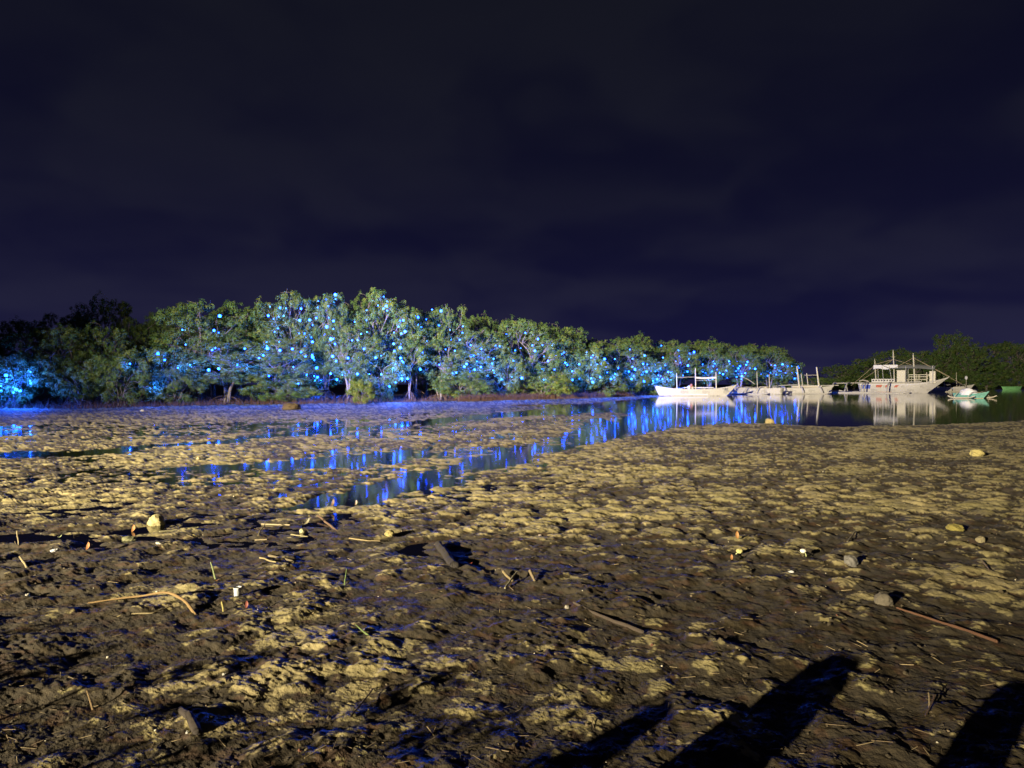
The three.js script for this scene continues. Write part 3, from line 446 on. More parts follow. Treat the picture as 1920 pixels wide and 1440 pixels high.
{ // second boat: stern quarter, transom towards the right
  const o = { L: 8.5, side: 0.95, bow: 0.5, stern: 0.05, draft: 0.1, beam: 1.3, bowRake: 1.2, sternRake: 0.1, transom: true };
  const { t } = boat('outrigger_boat', 'blue tinted boat with a square stern and arms bowed down on its left', 1418, 738.5, 106, Math.PI - 0.85, o);
  outriggers(t, { arms: [-1.5, 0.4, 2.2], y: 1.0, reach: 3.2, thick: 0.08, from: -3, to: 3.2, float: 0.11 }, [1, -1]);
  for (const [x, top] of [[-0.2, 3.5], [-2.2, 3.1]]) mesh('post', rod([x, 0.8, 0], [x + 0.15, top, 0.1], 0.07, 0.055), PAINT.bamboo, t);
  mesh('boom', bend([[0.5, 1.6, 0.4], [1.6, 2.3, 0.4], [3.2, 2.9, 0.3]], 0.05), PAINT.bamboo, t);
  mesh('engine_cover', box(1.2, 0.35, 0.8, -1.3, 1.05, 0), PAINT.bamboo, t);
}
{ // third boat: white with red bottom
  const o = { L: 9.8, side: 0.95, bow: 0.55, stern: 0.12, draft: 0.12, beam: 1.35, bowRake: 1.25, sternRake: 0.1, transom: true };
  const { t, line } = boat('outrigger_boat', 'white boat with a red bottom and two stout leaning posts', 1505, 738.5, 112, -0.24, o);
  mesh('red_bottom', ribbon(line, () => -0.02, 0.17, 0.03, 1, 0.05, 0.985), PAINT.red, t);
  outriggers(t, { arms: [-3, -0.4, 2.4], y: 1.02, reach: 2.9, thick: 0.085, from: -3.6, to: 3.2, float: 0.1 }, [1, -1]);
  for (const [x, top, z] of [[-0.5, 4.5, 0.2], [2.5, 4.35, 0.2]]) mesh('post', rod([x, 0.7, z], [x - 0.42, top, z], 0.15, 0.11), PAINT.cream, t);
  for (const [x, top] of [[-0.1, 3.3], [0.75, 3.4]]) mesh('back_post', rod([x + 0.3, 0.8, -0.9], [x, top, -0.9], 0.07), PAINT.bamboo, t);
  mesh('ridge_pole', rod([0.4, 3.05, -0.8], [2.2, 3.05, 0], 0.04), PAINT.bamboo, t);
  mesh('deck_house', box(4.6, 0.3, 0.8, 0.6, 1.15, -0.1), PAINT.bamboo, t);
  mesh('gunwale_pole', bend([[-4.6, 1.2, -0.7], [-1.5, 1.45, -0.9], [2, 1.35, -0.9], [5.6, 1.4, -0.7]], 0.07), PAINT.white, t);
}
{ // the big passenger boat: three masts, awning, deck boxes
  const o = { L: 14.2, side: 1.75, bow: 1.15, stern: 0.1, draft: 0.2, beam: 2.7, bowRake: 3.6, sternRake: 0.3, transom: true, rocker: 0.05, deckDrop: 0.25 };
  const { t, line } = boat('passenger_boat', 'big white passenger outrigger boat with three masts and a grey awning roof', 1693, 736.2, 121, -0.66, o);
  const D = 1.62;
  outriggers(t, { arms: [-10.4, -8.1, -5.5, -5.05, -1.5], y: 1.75, reach: 6.8, thick: 0.13, from: -11.4, to: 1.2, float: 0.17 }, [1, -1]);
  for (const [name, x, z, top, r] of [['mast', -4.8, 0.3, 6.15, 0.13], ['mast', -0.9, 0, 7.75, 0.15], ['mast', 3.4, 0.5, 7.0, 0.16]]) mesh(name, merge([rod([x + 0.15, D, z], [x - 0.12, top - 0.5, z], r, r * 0.85, 9), rod([x - 0.12, top - 0.5, z], [x - 0.15, top, z], r * 0.85, r * 0.3, 9)]), PAINT.cream, t);
  mesh('crosstree', rod([-1.25, 6.45, 0.35], [-0.75, 6.45, -0.35], 0.07), PAINT.cream, t);
  const cab = mesh('cabin', box(5.0, 0.95, 1.7, -3.0, D + 0.42, 0.1), PAINT.white, t);
  for (let i = 0; i < 8; i++) mesh('window', box(0.34, 0.24, 0.06, -5.1 + i * 0.6, D + 0.62, 0.945, 0.02), PAINT.dark, cab);
  mesh('lower_slot', box(1.9, 0.13, 0.05, -1.5, D + 0.12, 0.95, 0.02), PAINT.dark, cab);
  mesh('awning_fascia', (() => { const pos = [], idx = [], n = 16; for (let i = 0; i <= n; i++) { const u = i / n, x = lerp(-5, 0.2, u), sag = 0.12 * Math.sin(u * 9) - 0.25 * (1 - u) * 0.4; pos.push(x, 5.0, 1.25, x, 4.35 + sag, 1.3); } for (let i = 0; i < n; i++) { const a = i * 2; idx.push(a, a + 1, a + 2, a + 1, a + 3, a + 2); } return geo(pos, idx); })(), PAINT.cloth, t);
  mesh('awning_roof', (() => { const pos = [], idx = [], n = 14, m = 6; for (let i = 0; i <= n; i++) for (let j = 0; j <= m; j++) { const u = i / n, v = j / m, x = lerp(-4.9, 6.6, u), z = lerp(-1.5, 1.75, v); pos.push(x, 5.05 + 0.05 * Math.sin(u * 14) * Math.sin(v * 3.1) - 0.72 * v ** 1.6 * smooth(0.12, 0.3, u) - 0.25 * smooth(0.75, 1, u), z); } for (let i = 0; i < n; i++) for (let j = 0; j < m; j++) { const a = i * (m + 1) + j; idx.push(a, a + 1, a + m + 1, a + 1, a + m + 2, a + m + 1); } return geo(pos, idx); })(), PAINT.tarp, t);
  for (const [x0, x1, z] of [[-3.1, -2.75, 1.35], [-1.6, -0.9, 1.35], [1.9, 1.9, 1.4], [6.3, 6.3, 1.2], [-4.6, -4.5, -1.2], [1.9, 1.9, -1.2]]) mesh('awning_post', rod([x1, D, z], [x0, 4.75, z], 0.06), PAINT.white, t);
  mesh('wheelhouse', merge([box(1.75, 2.35, 1.55, 0.85, D + 1.15, 0.35), box(1.95, 0.1, 1.75, 0.85, D + 2.38, 0.35)]), PAINT.cream, t);
  const bench = (x, z) => { const b = mesh('bench', merge([box(1.5, 0.1, 0.5, x, D + 0.75, z), box(1.5, 0.12, 0.08, x, D + 1.6, z - 0.28), box(1.5, 0.12, 0.08, x, D + 1.25, z - 0.28), ...[-0.7, 0.7].flatMap((k) => [rod([x + k, D, z + 0.2], [x + k, D + 0.75, z + 0.2], 0.05), rod([x + k, D, z - 0.28], [x + k, D + 1.65, z - 0.28], 0.05)])]), PAINT.cream, t); return b; };
  bench(3.1, 0.75); bench(4.7, 0.3); bench(3.4, -0.5);
  mesh('side_rail', merge([rod([2, D + 0.75, 1.1], [5.6, D + 0.85, 0.75], 0.04), ...[2.2, 3, 3.8, 4.6, 5.4].map((x) => rod([x, D, 1.05 - (x - 2) * 0.09], [x, D + 0.8, 1.1 - (x - 2) * 0.1], 0.04))]), PAINT.cream, t);
  mesh('bow_locker', merge([box(0.9, 2.1, 1.5, 6.2, D + 1.15, -0.05), box(0.15, 0.4, 0.5, 5.7, D + 1.5, 0.4)]), PAINT.cream, t);
  mesh('inner_shelf', merge([box(0.1, 1.9, 0.9, 5.3, D + 1.1, -0.1), box(0.5, 0.08, 0.8, 5.2, D + 1.2, 0), box(0.5, 0.08, 0.8, 5.2, D + 0.7, 0)]), PAINT.bamboo, t);
  const face = (name, x, w, y, h, m) => mesh(name, (() => { const pos = [], idx = [], n = 5; for (let i = 0; i <= n; i++) { const u = clamp((x + w * i / n + 7.1) / 14.2), l = line(u); for (const yy of [y, y + h]) { const f = (yy - l.keel) / (l.top - l.keel); pos.push(lerp(l.xk, l.xt, f), yy, l.b * lerp(0.55, 1, f ** 0.6) + 0.03); } } for (let i = 0; i < n; i++) { const a = i * 2; idx.push(a, a + 2, a + 1, a + 1, a + 2, a + 3); } return geo(pos, idx); })(), m, t);
  face('blue_panel', -6.6, 1.7, 0.75, 0.7, PAINT.blue); face('red_panel', -3.9, 1.0, 1.0, 0.45, PAINT.brick); face('red_mark', -2.3, 0.45, 1.02, 0.4, PAINT.brick); face('red_mark', -0.7, 0.55, 1.0, 0.42, PAINT.brick); face('bottom_stripe', -3.6, 3.2, 0.06, 0.12, PAINT.orange);
  mesh('sheer_board', ribbon(line, (l) => l.top - 0.32, 0.1, 0.03, 1), PAINT.cloth, t);
  lettering('A AX', 0.4, PAINT.ink, t, 3.9, 1.75, 0.98, 0.06).rotation.y = 0.33;
  for (const [a, b] of [[[-4.9, 5.0, 0.3], [-9.6, 1.3, 2.6]], [[-1, 6.0, 0], [-4.9, 5.1, 0.6]], [[-1, 6.0, 0], [3, 4.9, -1.2]], [[3.3, 6.2, 0.5], [-0.6, 4.3, 1.5]], [[3.3, 6.2, 0.5], [8.6, 2.9, 0]], [[3.3, 6.2, 0.5], [10.2, 1.6, -2.5]], [[-1, 6, 0], [-8.6, 2, -0.4]]]) mesh('stay', rod(a, b, 0.04), PAINT.rope, t);
  // (the deck was laid out longer than it is: draw everything on it closer to the front mast)
  const own = /hull|strake|deck$|board|outrigger|panel|mark|stripe|lettering/;
  t.traverse((m) => { if (!m.isMesh || own.test(m.name)) return; const a = m.geometry.attributes.position; for (let i = 0; i < a.count; i++) { const x = a.getX(i); a.setX(i, (x < 3.4 ? 3.4 + (x - 3.4) * 0.74 : x) - 1.65); } m.geometry.computeVertexNormals(); });
  mesh('outrigger_walkway', merge([bend([[-10.9, 1.72, 1.9], [-6, 1.82, 1.9], [-1, 1.86, 1.75], [3, 2.0, 1.4]], 0.09), bend([[-10.9, 1.72, 0.5], [-6.5, 1.8, 0.5]], 0.09), rod([-10.7, 1.74, 0.4], [-10.7, 1.74, 2.0], 0.07)]), PAINT.white, t);
  mesh('tender_boards', bend([[-7, 2.1, 0.2], [-6.4, 2.3, 0.3], [-5.4, 2.05, 0.4]], 0.12), PAINT.bamboo, t);
}
{ // fifth boat behind the big one's bow
  const o = { L: 9.5, side: 1.0, bow: 0.6, stern: 0.3, draft: 0.1, beam: 1.3, bowRake: 1.2, sternRake: 0.6 };
  const { t } = boat('outrigger_boat', 'pale boat lying half hidden behind the bow of the passenger boat', 1777, 733, 140, -0.35, o);
  outriggers(t, { arms: [-2.8, 0, 2.6], y: 1.35, reach: 3.2, thick: 0.1, from: -3.6, to: 3.2, float: 0.12, paint: PAINT.cream }, [1, -1]);
  mesh('awning', (() => { const g = new THREE.CylinderGeometry(1.5, 1.5, 6.4, 14, 1, true, -0.9, 1.8); g.rotateX(Math.PI / 2); g.rotateY(Math.PI / 2); g.rotateX(0); g.translate(-0.6, 1.0, -0.1); return g; })(), PAINT.bamboo, t);
  for (const x of [1.6, -0.6]) mesh('post', rod([x, 1, 0], [x - 0.1, 4.0, 0], 0.06, 0.04), PAINT.bamboo, t);
  mesh('pole', rod([3.3, 1, -0.2], [3.3, 2.6, -0.2], 0.04), PAINT.bamboo, t);
  const bag = mesh('bag', new THREE.IcosahedronGeometry(0.34, 2).scale(0.8, 1.2, 0.8).translate(3.3, 2.85, -0.2), PAINT.cloth, t); bag.userData.label = 'white bag hung on the pole';
}
{ // small turquoise boat in open water
  const o = { L: 4.6, side: 0.62, bow: 0.35, stern: 0.06, draft: 0.12, beam: 1.25, bowRake: 0.8, sternRake: 0.05, transom: true, paint: PAINT.turquoise, trim: PAINT.turquoise };
  const { t, line } = boat('small_boat', 'small turquoise boat under a white sheet alone in the open water', 1822, 747, 77, Math.PI * 1.5 + 0.42, o);
  t.scale.setScalar(0.84);
  for (const s of [1, -1]) mesh('orange_bottom', ribbon(line, () => -0.02, 0.15, 0.02, s), PAINT.orange, t);
  outriggers(t, { arms: [-0.9, 0.9], y: 0.72, reach: 2.3, thick: 0.045, from: -1.2, to: 1.2, float: 0.09, paint: PAINT.bamboo }, [1, -1]);
  mesh('white_sheet', (() => { const g = new THREE.SphereGeometry(1, 22, 12, 0, 6.2832, 0, 1.6), p = g.attributes.position; for (let i = 0; i < p.count; i++) { const x = p.getX(i), y = p.getY(i), z = p.getZ(i), q = 1 + 0.22 * (noise(x * 3 + 4, z * 3 + y * 2, 441) - 0.5); p.setXYZ(i, x * 1.25 * q - 0.5, 0.45 + y * 0.9 * q, z * 0.72 * q); } g.computeVertexNormals(); return g; })(), PAINT.cloth, t);
}
{ // green hull by the far right bank
  const { t } = boat('small_boat', 'narrow light green boat by the far bank at the right edge', 1897, 729, 196, 0.04, { L: 6.2, side: 0.72, bow: 0.25, stern: 0.2, draft: 0.1, beam: 1.1, bowRake: 0.6, sternRake: 0.5, paint: PAINT.green, trim: PAINT.green });
  mesh('thwart_board', box(3.6, 0.14, 0.5, 0, 0.82, 0), PAINT.green, t);
}

// ---------------------------------------------------------------- things lying on the mud
const stoneMat = (rgb) => std(rgb, 0.85, { bumpMap: mudGrain, bumpScale: 0.004 });
function stoneShape(seed, sx, sy, sz, rough = 0.35) { const g = new THREE.IcosahedronGeometry(1, 4), p = g.attributes.position, v = V(); for (let i = 0; i < p.count; i++) { v.fromBufferAttribute(p, i); const q = 1 + rough * (fbm(v.x * 1.6 + seed, v.y * 1.6 + v.z * 1.3 + seed * 2, 451, 3) - 0.5) * 2 + 0.1 * (fbm(v.x * 7 + seed, v.z * 7 + v.y * 5, 457, 2) - 0.5); p.setXYZ(i, v.x * q * sx, v.y * q * sy, v.z * q * sz); } g.computeVertexNormals(); return g; }
function stone(label, px, py, w, h, rgb, seed, category = 'stone', name = 'stone') { // w, h: size in the photograph
  const p = onGround(px, py), k = -p.z / FOCAL, m = mesh(name, stoneShape(seed, w * k / 2, h * k * 0.62, w * k / 2), stoneMat([rgb[0] * 0.5, rgb[1] * 0.5, rgb[2] * 0.55])); m.position.set(p.x, p.y + h * k * 0.22, p.z); m.rotation.y = seed; return tag(m, label, category);
}
stone('yellowish angular stone standing in the dark pool on the left', 293, 984, 29, 22, [0.5, 0.42, 0.16], 3);
stone('brown boulder like a block at the foot of the leafy shore bush', 547, 769, 31, 15, [0.11, 0.07, 0.028], 4, 'boulder', 'boulder');
stone('small white stone at the water side left of the brown boulder', 267, 773, 7, 5, [0.6, 0.56, 0.55], 5);
stone('round grey brown stone with the red stick running from it', 1656, 1151, 32, 24, [0.2, 0.165, 0.1], 6);
stone('grey flat sided stone below the stalk with the white tip', 1594, 1074, 24, 20, [0.24, 0.22, 0.17], 7);
stone('yellow tan boulder at the lake edge under the blue reflections', 1443, 793, 15, 13, [0.26, 0.2, 0.07], 8, 'boulder', 'boulder');
stone('low tan stone left of the yellow boulder at the lake edge', 1414, 791, 16, 8, [0.4, 0.32, 0.15], 9);
stone('flat pale slab at the lake edge with a lump at its end', 1543, 794, 26, 6, [0.46, 0.4, 0.24], 10, 'stone slab', 'stone_slab');
stone('small pale stone at the end of the flat slab', 1553, 795, 7, 8, [0.5, 0.42, 0.24], 11);
stone('single pale round stone standing in the lake shallows', 1585, 791, 7, 8, [0.6, 0.52, 0.38], 12);
stone('bright yellow lump of weed on the right mudflat', 1791, 1007, 29, 14, [0.34, 0.28, 0.05], 13, 'weed clump', 'weed_clump');
stone('dull yellow cushion far out on the right mudflat', 1832, 858, 22, 14, [0.4, 0.33, 0.1], 14, 'weed clump', 'weed_clump');
stone('small yellowish stone behind the bright yellow lump', 1838, 1027, 15, 13, [0.36, 0.3, 0.14], 15);
stone('yellow pebble in front of the heap of dark mud', 730, 1009, 20, 10, [0.46, 0.38, 0.12], 16);
stone('pale lemon pebble by the flat sticks left of centre', 567, 998, 11, 9, [0.62, 0.55, 0.25], 17);
stone('greenish flat stone in the left pool', 242, 1012, 24, 9, [0.26, 0.25, 0.1], 18);
stone('creamy pebble on the silt near the long dark stick', 1063, 1151, 8, 7, [0.6, 0.54, 0.38], 19);
stone('small pebble in the blue lit shallows right of the boat reflections', 372, 862, 8, 6, [0.4, 0.32, 0.14], 20);
// sticks: points given where they lie, height above the mud in metres
function stick(label, pts, r0, r1, rgb, { name = 'stick', category = 'stick' } = {}) {
  const P = pts.map(([px, py, up]) => onGround(px, py, up)), all = [];   // extra crooked points between, so that no stick is a straight pipe
  P.forEach((a, i) => { all.push(a); const b = P[i + 1]; if (b) for (const t of [0.3, 0.65]) { if (name === 'palm_stalk') continue; const c = a.clone().lerp(b, t), k = a.distanceTo(b) * 0.018; c.x += k * (hash(i, pts[0][0], 7 + t * 10) - 0.5) * 2; c.y += k * (hash(i, pts[0][1], 9 + t * 10) - 0.5); all.push(c); } });
  const g = tube(all, r0, r1, 9), q = g.attributes.position, v = V(), n = g.attributes.normal;
  for (let i = 0; i < q.count; i++) { const k = Math.max(r0, r1) * 0.5 * (fbm(q.getX(i) * 30 + q.getY(i) * 44, q.getZ(i) * 26 + q.getY(i) * 20, 461, 3) - 0.5); q.setXYZ(i, q.getX(i) + n.getX(i) * k, q.getY(i) + n.getY(i) * k, q.getZ(i) + n.getZ(i) * k); }
  const ends = [[all[0], r0], [all[all.length - 1], r1]].map(([e, r]) => stoneShape(r * 900, r * 0.98, r * 0.9, r * 0.98, 0.3).translate(e.x, e.y, e.z));
  g.computeVertexNormals(); return tag(mesh(name, merge([g, ...ends]), std(rgb.map((c) => c * 0.5), 0.8, { bumpMap: mudGrain, bumpScale: 0.003 })), label, category);
}
stick('long arched palm stalk bowing off the mud on the left', [[165, 1141, 0.0], [215, 1138, 0.015], [270, 1137, 0.035], [310, 1141, 0.055], [345, 1151, 0.045], [368, 1163, -0.01]], 0.0045, 0.0115, [0.34, 0.21, 0.07], { name: 'palm_stalk', category: 'palm stalk' });
stick('thin straw lying inside the arch of the palm stalk', [[248, 1166, 0.012], [285, 1165, 0.016], [318, 1155, 0.02]], 0.005, 0.004, [0.36, 0.28, 0.13]);
stick('black rotten plank leaning out of the silt near the centre', [[822, 1030, 0.03], [838, 1050, 0.03], [852, 1071, 0.0]], 0.032, 0.045, [0.035, 0.026, 0.018], { name: 'driftwood', category: 'driftwood' });
stick('pale straight straw slanting by the dark twig hollow', [[947, 1115, 0.01], [969, 1094, 0.05]], 0.008, 0.007, [0.45, 0.4, 0.24]);
stick('short tan twig left of the slanting pale straw', [[944, 1088, 0.04], [960, 1101, 0.015]], 0.012, 0.008, [0.36, 0.27, 0.12]);
stick('short tan twig right of the slanting pale straw', [[994, 1094, 0.05], [1002, 1105, 0.01]], 0.014, 0.01, [0.36, 0.27, 0.14]);
stick('long dark stick lying across the lower centre mud', [[1076, 1148, 0.01], [1130, 1172, 0.008], [1205, 1204, 0.004]], 0.008, 0.013, [0.1, 0.07, 0.045]);
stick('long reddish stick on the lower right pointing at the round stone', [[1682, 1164, 0.02], [1730, 1178, 0.025], [1800, 1202, 0.02], [1868, 1228, 0.012]], 0.006, 0.01, [0.2, 0.09, 0.04]);
stick('flat pale stick on the dark mud left of the lemon pebble', [[491, 984, 0.01], [543, 987, 0.01]], 0.009, 0.008, [0.4, 0.32, 0.17]);
stick('short pale stick under the lemon pebble', [[546, 1005, 0.006], [577, 1006, 0.006]], 0.008, 0.007, [0.4, 0.34, 0.17]);
stick('short tan stick below the thin slanting twig', [[479, 1014, 0.006], [500, 1013, 0.006]], 0.008, 0.008, [0.38, 0.3, 0.16]);
stick('thin slanting twig reaching up to the flat pale stick', [[484, 1008, 0.0], [498, 990, 0.06]], 0.007, 0.006, [0.34, 0.28, 0.15]);
stick('pale long stick beside the yellowish stone in the pool', [[300, 998, 0.006], [372, 990, 0.01]], 0.009, 0.007, [0.36, 0.32, 0.16]);
stick('rough brown board half sunk left of the centre', [[505, 1044, 0.0], [549, 1061, 0.0]], 0.014, 0.022, [0.24, 0.19, 0.1], { name: 'driftwood', category: 'driftwood' });
stick('two tone thin stick before the half sunk board', [[487, 1052, 0.01], [517, 1069, 0.02]], 0.007, 0.006, [0.4, 0.32, 0.14]);
stick('brown root end lifting from the blue lit pool', [[596, 974, 0.03], [622, 988, 0.01], [632, 996, -0.01]], 0.011, 0.014, [0.16, 0.09, 0.045], { name: 'driftwood', category: 'driftwood' });
stick('straight pale stem lying on the dark mud at the bottom left of centre', [[657, 1367, 0.01], [700, 1316, 0.03]], 0.004, 0.0035, [0.36, 0.26, 0.15]);
stick('upright stake in the left pool', [[35, 1026, 0.0], [32, 1026, 0.13]], 0.007, 0.007, [0.4, 0.32, 0.16], { name: 'stake', category: 'stake' });
stick('leaning stake below the upright one', [[50, 1071, 0.0], [37, 1060, 0.04]], 0.009, 0.007, [0.38, 0.3, 0.14], { name: 'stake', category: 'stake' });
stick('pale green stalk standing on the dark mud above the cup', [[404, 1092, 0.0], [395, 1088, 0.11]], 0.007, 0.004, [0.34, 0.4, 0.16], { name: 'stalk', category: 'stalk' });
stick('short yellow peg left of the white cup\'s reflection', [[419, 1157, 0.0], [416, 1154, 0.055]], 0.006, 0.007, [0.5, 0.42, 0.12], { name: 'stake', category: 'stake' });
stick('tan upright splinter at the lower left', [[174, 1343, 0.0], [163, 1335, 0.07]], 0.006, 0.004, [0.34, 0.22, 0.09], { name: 'stake', category: 'stake' });
stick('green blade leaning on the dark mud below centre', [[690, 1208, 0.0], [667, 1192, 0.03]], 0.006, 0.003, [0.22, 0.3, 0.08], { name: 'grass_blade', category: 'grass blade' });
stick('green upright blade left of the black plank', [[646, 1106, 0.0], [650, 1104, 0.12]], 0.005, 0.002, [0.2, 0.3, 0.08], { name: 'grass_blade', category: 'grass blade' });
stick('curved tan twig right of the yellow pebble\'s hollow', [[655, 1016, 0.02], [690, 1021, 0.02], [712, 1020, 0.02]], 0.007, 0.006, [0.36, 0.27, 0.12]);
stick('thin stalk with a brown tip leaning right on the right flat', [[1589, 1029, 0.0], [1603, 1011, 0.02]], 0.008, 0.006, [0.34, 0.28, 0.15], { name: 'stalk', category: 'stalk' });
stick('bare thin stem on the far right of the dark mud', [[1856, 1092, 0.0], [1841, 1072, 0.02]], 0.006, 0.004, [0.32, 0.22, 0.12], { name: 'stalk', category: 'stalk' });
stick('thin tan stem beside the rightmost shadow', [[1743, 1366, 0.0], [1741, 1352, 0.05]], 0.005, 0.003, [0.4, 0.3, 0.15], { name: 'stalk', category: 'stalk' });
stick('brown bent twig on the bottom right between the two shadows', [[1752, 1352, 0.03], [1735, 1375, 0.02]], 0.004, 0.003, [0.16, 0.09, 0.05]);
stick('fallen bough lying across the bottom left mud', [[338, 1345, 0.01], [355, 1372, 0.012], [370, 1398, 0.0]], 0.014, 0.022, [0.07, 0.05, 0.035], { name: 'driftwood', category: 'driftwood' });
function flower(label, px, py, tipx, tipy, rgb, size) {   // a stalk with a bright tip
  const a = onGround(px, py), d = -a.z, tip = at(tipx, tipy, d), t = thing('seedling', label, 'seedling', [a.x, a.y, a.z]);
  const v = tip.sub(a); mesh('stem', tube([V(0, -0.02, 0), V(v.x * 0.4, v.y * 0.5, 0.01), V(v.x, v.y, 0)], 0.006, 0.004, 6), std([0.3, 0.32, 0.14], 0.7), t);
  mesh('cap', stoneShape(px, size, size * 0.7, size, 0.2).translate(v.x, v.y, 0), std(rgb.map((c) => c * 0.7), 0.7), t);
}
flower('stalk tipped with a bright white cap on the right flat', 1512, 1057, 1506, 1033, [0.85, 0.82, 0.68], 0.026);
flower('stalk tipped with a pale yellow cap on the right flat', 1377, 1052, 1387, 1033, [0.5, 0.45, 0.16], 0.03);
{ // plastic cup, leaves, litter
  const p = onGround(445, 1131), cup = thing('plastic_cup', 'white crumpled plastic cup standing in the wet mud on the left', 'cup', [p.x, p.y - 0.005, p.z], 0.4);
  const wall = new THREE.LatheGeometry([[0.021, 0], [0.022, 0.004], [0.0245, 0.03], [0.027, 0.066], [0.0285, 0.067], [0.0275, 0.064], [0.024, 0.03], [0.02, 0.005]].map(([x, y]) => new THREE.Vector2(x, y)), 24), q = wall.attributes.position;
  for (let i = 0; i < q.count; i++) { const k = 1 + 0.1 * Math.sin(q.getX(i) * 240) * Math.sin(q.getY(i) * 130); q.setX(i, q.getX(i) * k); q.setZ(i, q.getZ(i) * k); } wall.computeVertexNormals();
  mesh('wall', wall, std([0.36, 0.37, 0.36], 0.4), cup); mesh('bottom', new THREE.CircleGeometry(0.021, 20).rotateX(-Math.PI / 2).translate(0, 0.004, 0), std([0.5, 0.5, 0.48], 0.5), cup);
  function leafShape(L, W, curl) { const g = new THREE.PlaneGeometry(L, W, 10, 4), a = g.attributes.position; g.rotateX(-Math.PI / 2); for (let i = 0; i < a.count; i++) { const u = a.getX(i) / L * 2, w = Math.max(0.02, Math.max(0, 1 - u * u) ** 0.7), z = a.getZ(i) * w; a.setZ(i, z); a.setY(i, curl * (u * u) + 0.8 * Math.abs(z) * curl / W + 0.002); } g.computeVertexNormals(); return g; }
  for (const [label, px, py, L, rgb, turn, tilt] of [['orange leaf curled up by the rim of the left pool', 251, 996, 0.1, [0.5, 0.17, 0.04], 1.5, 1.1], ['red brown leaf standing right of the white cup', 463, 1157, 0.06, [0.32, 0.06, 0.03], 1.6, 1.2], ['tan leaf lying below the palm stalk', 219, 1173, 0.06, [0.5, 0.3, 0.12], 0.4, 0.1], ['orange leaf above the cup on the dark mud', 406, 1104, 0.06, [0.46, 0.17, 0.05], 0.2, 0.15], ['orange leaf upright above the yellow capped stalk', 1382, 1024, 0.09, [0.55, 0.2, 0.05], 1.4, 1.2], ['small orange leaf below the yellow capped stalk', 1372, 1066, 0.06, [0.5, 0.17, 0.04], 1.2, 1.0], ['tiny red leaf right of the black plank', 883, 1067, 0.035, [0.45, 0.06, 0.03], 0.5, 0.2], ['brown leaf curled in the blue lit pool', 612, 961, 0.14, [0.2, 0.14, 0.07], 0.3, 0.6], ['second brown leaf curled beside the one in the blue lit pool', 625, 956, 0.13, [0.16, 0.07, 0.035], 1.2, 1.0], ['brown leaf pair on the mud right of the lemon pebble', 577, 986, 0.12, [0.3, 0.2, 0.1], 0.9, 0.7], ['pale orange leaf floating left of the blue column reflection', 668, 949, 0.09, [0.55, 0.3, 0.16], 1.4, 1.0], ['orange leaf standing on the pool below the stakes', 166, 1038, 0.09, [0.5, 0.16, 0.04], 1.5, 1.1], ['olive leaf on the silt of the lower left', 113, 1030 - 14, 0.06, [0.3, 0.26, 0.1], 1, 0.5]]) {
    const p = onGround(px, py, 0.012), m = mesh('fallen_leaf', leafShape(L * 0.85, L * 0.36, L * 0.2), std([rgb[0] * 0.42, rgb[1] * 0.55, rgb[2] * 0.6], 0.7)); m.position.copy(p); m.rotation.set(0, turn, tilt); tag(m, label, 'leaf');
    m.position.y += Math.sin(tilt) * L * 0.4;
  }
  for (const [label, px, py, w, rgb, s] of [['white scrap of litter in the left pool', 103, 1040, 0.045, [0.8, 0.8, 0.78], 1], ['second white scrap of litter, below the pool at the left edge', 52, 1128, 0.03, [0.6, 0.56, 0.46], 2], ['small white scrap near the seedlings on the right', 1484, 1090, 0.028, [0.75, 0.75, 0.72], 3], ['white crumb on the mud below the arch of the palm stalk', 420, 1285, 0.016, [0.8, 0.76, 0.62], 4], ['white fleck at the bottom left', 351, 1397, 0.014, [0.7, 0.68, 0.6], 5], ['pale scrap left of the flat board', 297, 1026, 0.035, [0.55, 0.52, 0.42], 6], ['white splinter on the central flat', 1012, 1009, 0.03, [0.75, 0.62, 0.5], 7]]) {
    const p = onGround(px, py), m = mesh('litter_scrap', stoneShape(s * 3, w * 0.8, w * 0.3, w * 0.45, 0.6), std(rgb.map((c) => c * 0.6), 0.7)); m.position.set(p.x, p.y + w * 0.25, p.z); m.rotation.y = s; tag(m, label, 'litter');
  }
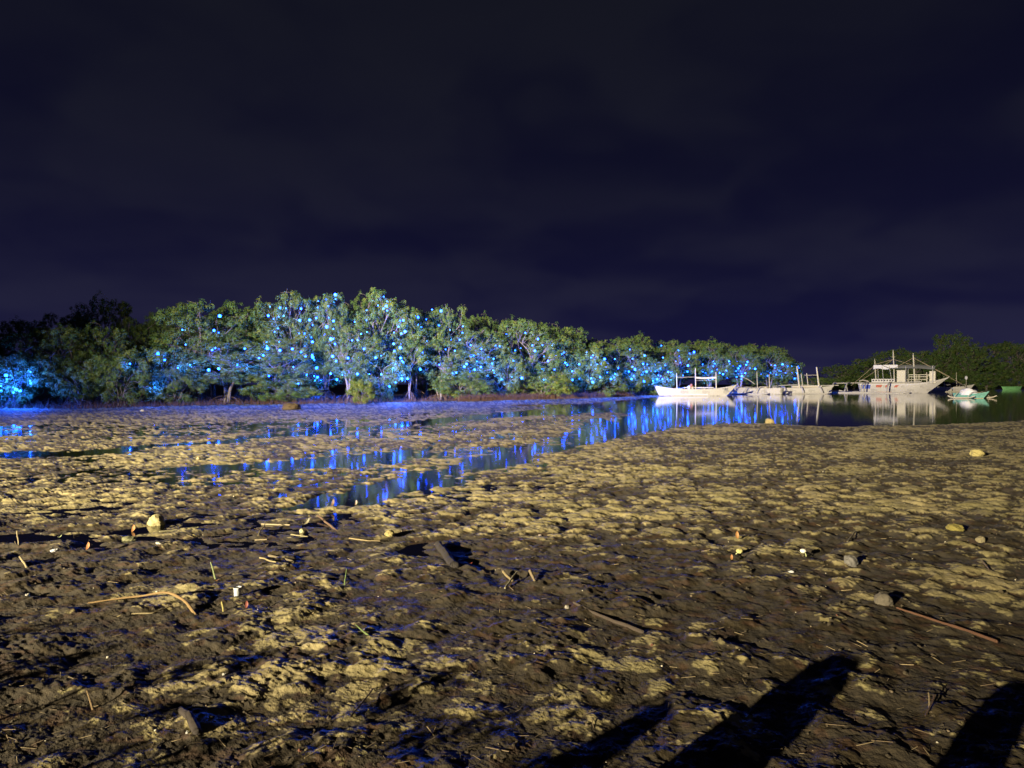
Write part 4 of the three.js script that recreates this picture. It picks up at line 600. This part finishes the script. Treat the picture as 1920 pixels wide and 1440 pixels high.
  for (const [i, px] of [[0, 952.5], [1, 955.5]].map(([i, x]) => [i, x])) { const d = treeDepth(px) - 3.5, x = (px - 960) / FOCAL * d, m = mesh('white_peg', rod([0, -0.1, 0], [0.03, 0.42, 0], 0.055, 0.045), PAINT.cloth); m.position.set(x, macro(x, d), -d); tag(m, `${i ? 'right' : 'left'} one of two short white pegs on the strand`, 'peg', 'white pegs on the strand'); }
}
{ // litter of twigs, shells and crumbs too many to count
  const r = rng(99), q = new THREE.Quaternion(), e = new THREE.Euler();
  function scatter(name, label, geometry, material, n, size, lift, tint) {
    const im = new THREE.InstancedMesh(geometry, material, n), m = new THREE.Matrix4(), c = new THREE.Color();
    for (let i = 0; i < n; i++) { const d = 2.6 + 12 * r() ** 1.7, x = (r() * 2 - 1) * 0.85 * d, s = size * (0.5 + r() * r()); e.set((r() - 0.5) * 0.7, r() * 6.3, (r() - 0.5) * 0.7); m.compose(V(x, ground(x, d) + lift * s, -d), q.setFromEuler(e), V(s, s, s)); im.setMatrixAt(i, m); const t = tint(r); im.setColorAt(i, c.setRGB(...t)); }
    im.name = name; im.castShadow = im.receiveShadow = true; scene.add(tag(im, label, 'debris', null, 'stuff'));
  }
  scatter('twig_litter', 'scattered short twigs and straws strewn over the near mud', rod([-1, 0, 0], [1, 0.06, 0.1], 0.05, 0.035, 5), std([1, 1, 1], 0.8), 1100, 0.04, 0.03, (r) => { const b = 0.5 + r(); return r() < 0.6 ? [0.12 * b, 0.085 * b, 0.045 * b] : [0.2 * b, 0.15 * b, 0.075 * b]; });
  scatter('shell_litter', 'small shells and pebbles strewn over the near mud', stoneShape(21, 1, 0.6, 0.8, 0.4), std([1, 1, 1], 0.7), 420, 0.007, 0.2, (r) => { const b = 0.6 + 0.5 * r(); return r() < 0.3 ? [0.65 * b, 0.58 * b, 0.42 * b] : [0.16 * b, 0.12 * b, 0.07 * b]; });
  scatter('clod_litter', 'crumbly dark clods and root bits strewn over the near mud', stoneShape(33, 1, 0.7, 0.8, 0.7), std([1, 1, 1], 0.9), 900, 0.011, 0.0, (r) => { const b = 0.6 + 0.7 * r(); return r() < 0.03 ? [0.11 * b, 0.045 * b, 0.025 * b] : [0.05 * b, 0.037 * b, 0.018 * b]; });
}
renderer.render(scene, camera);
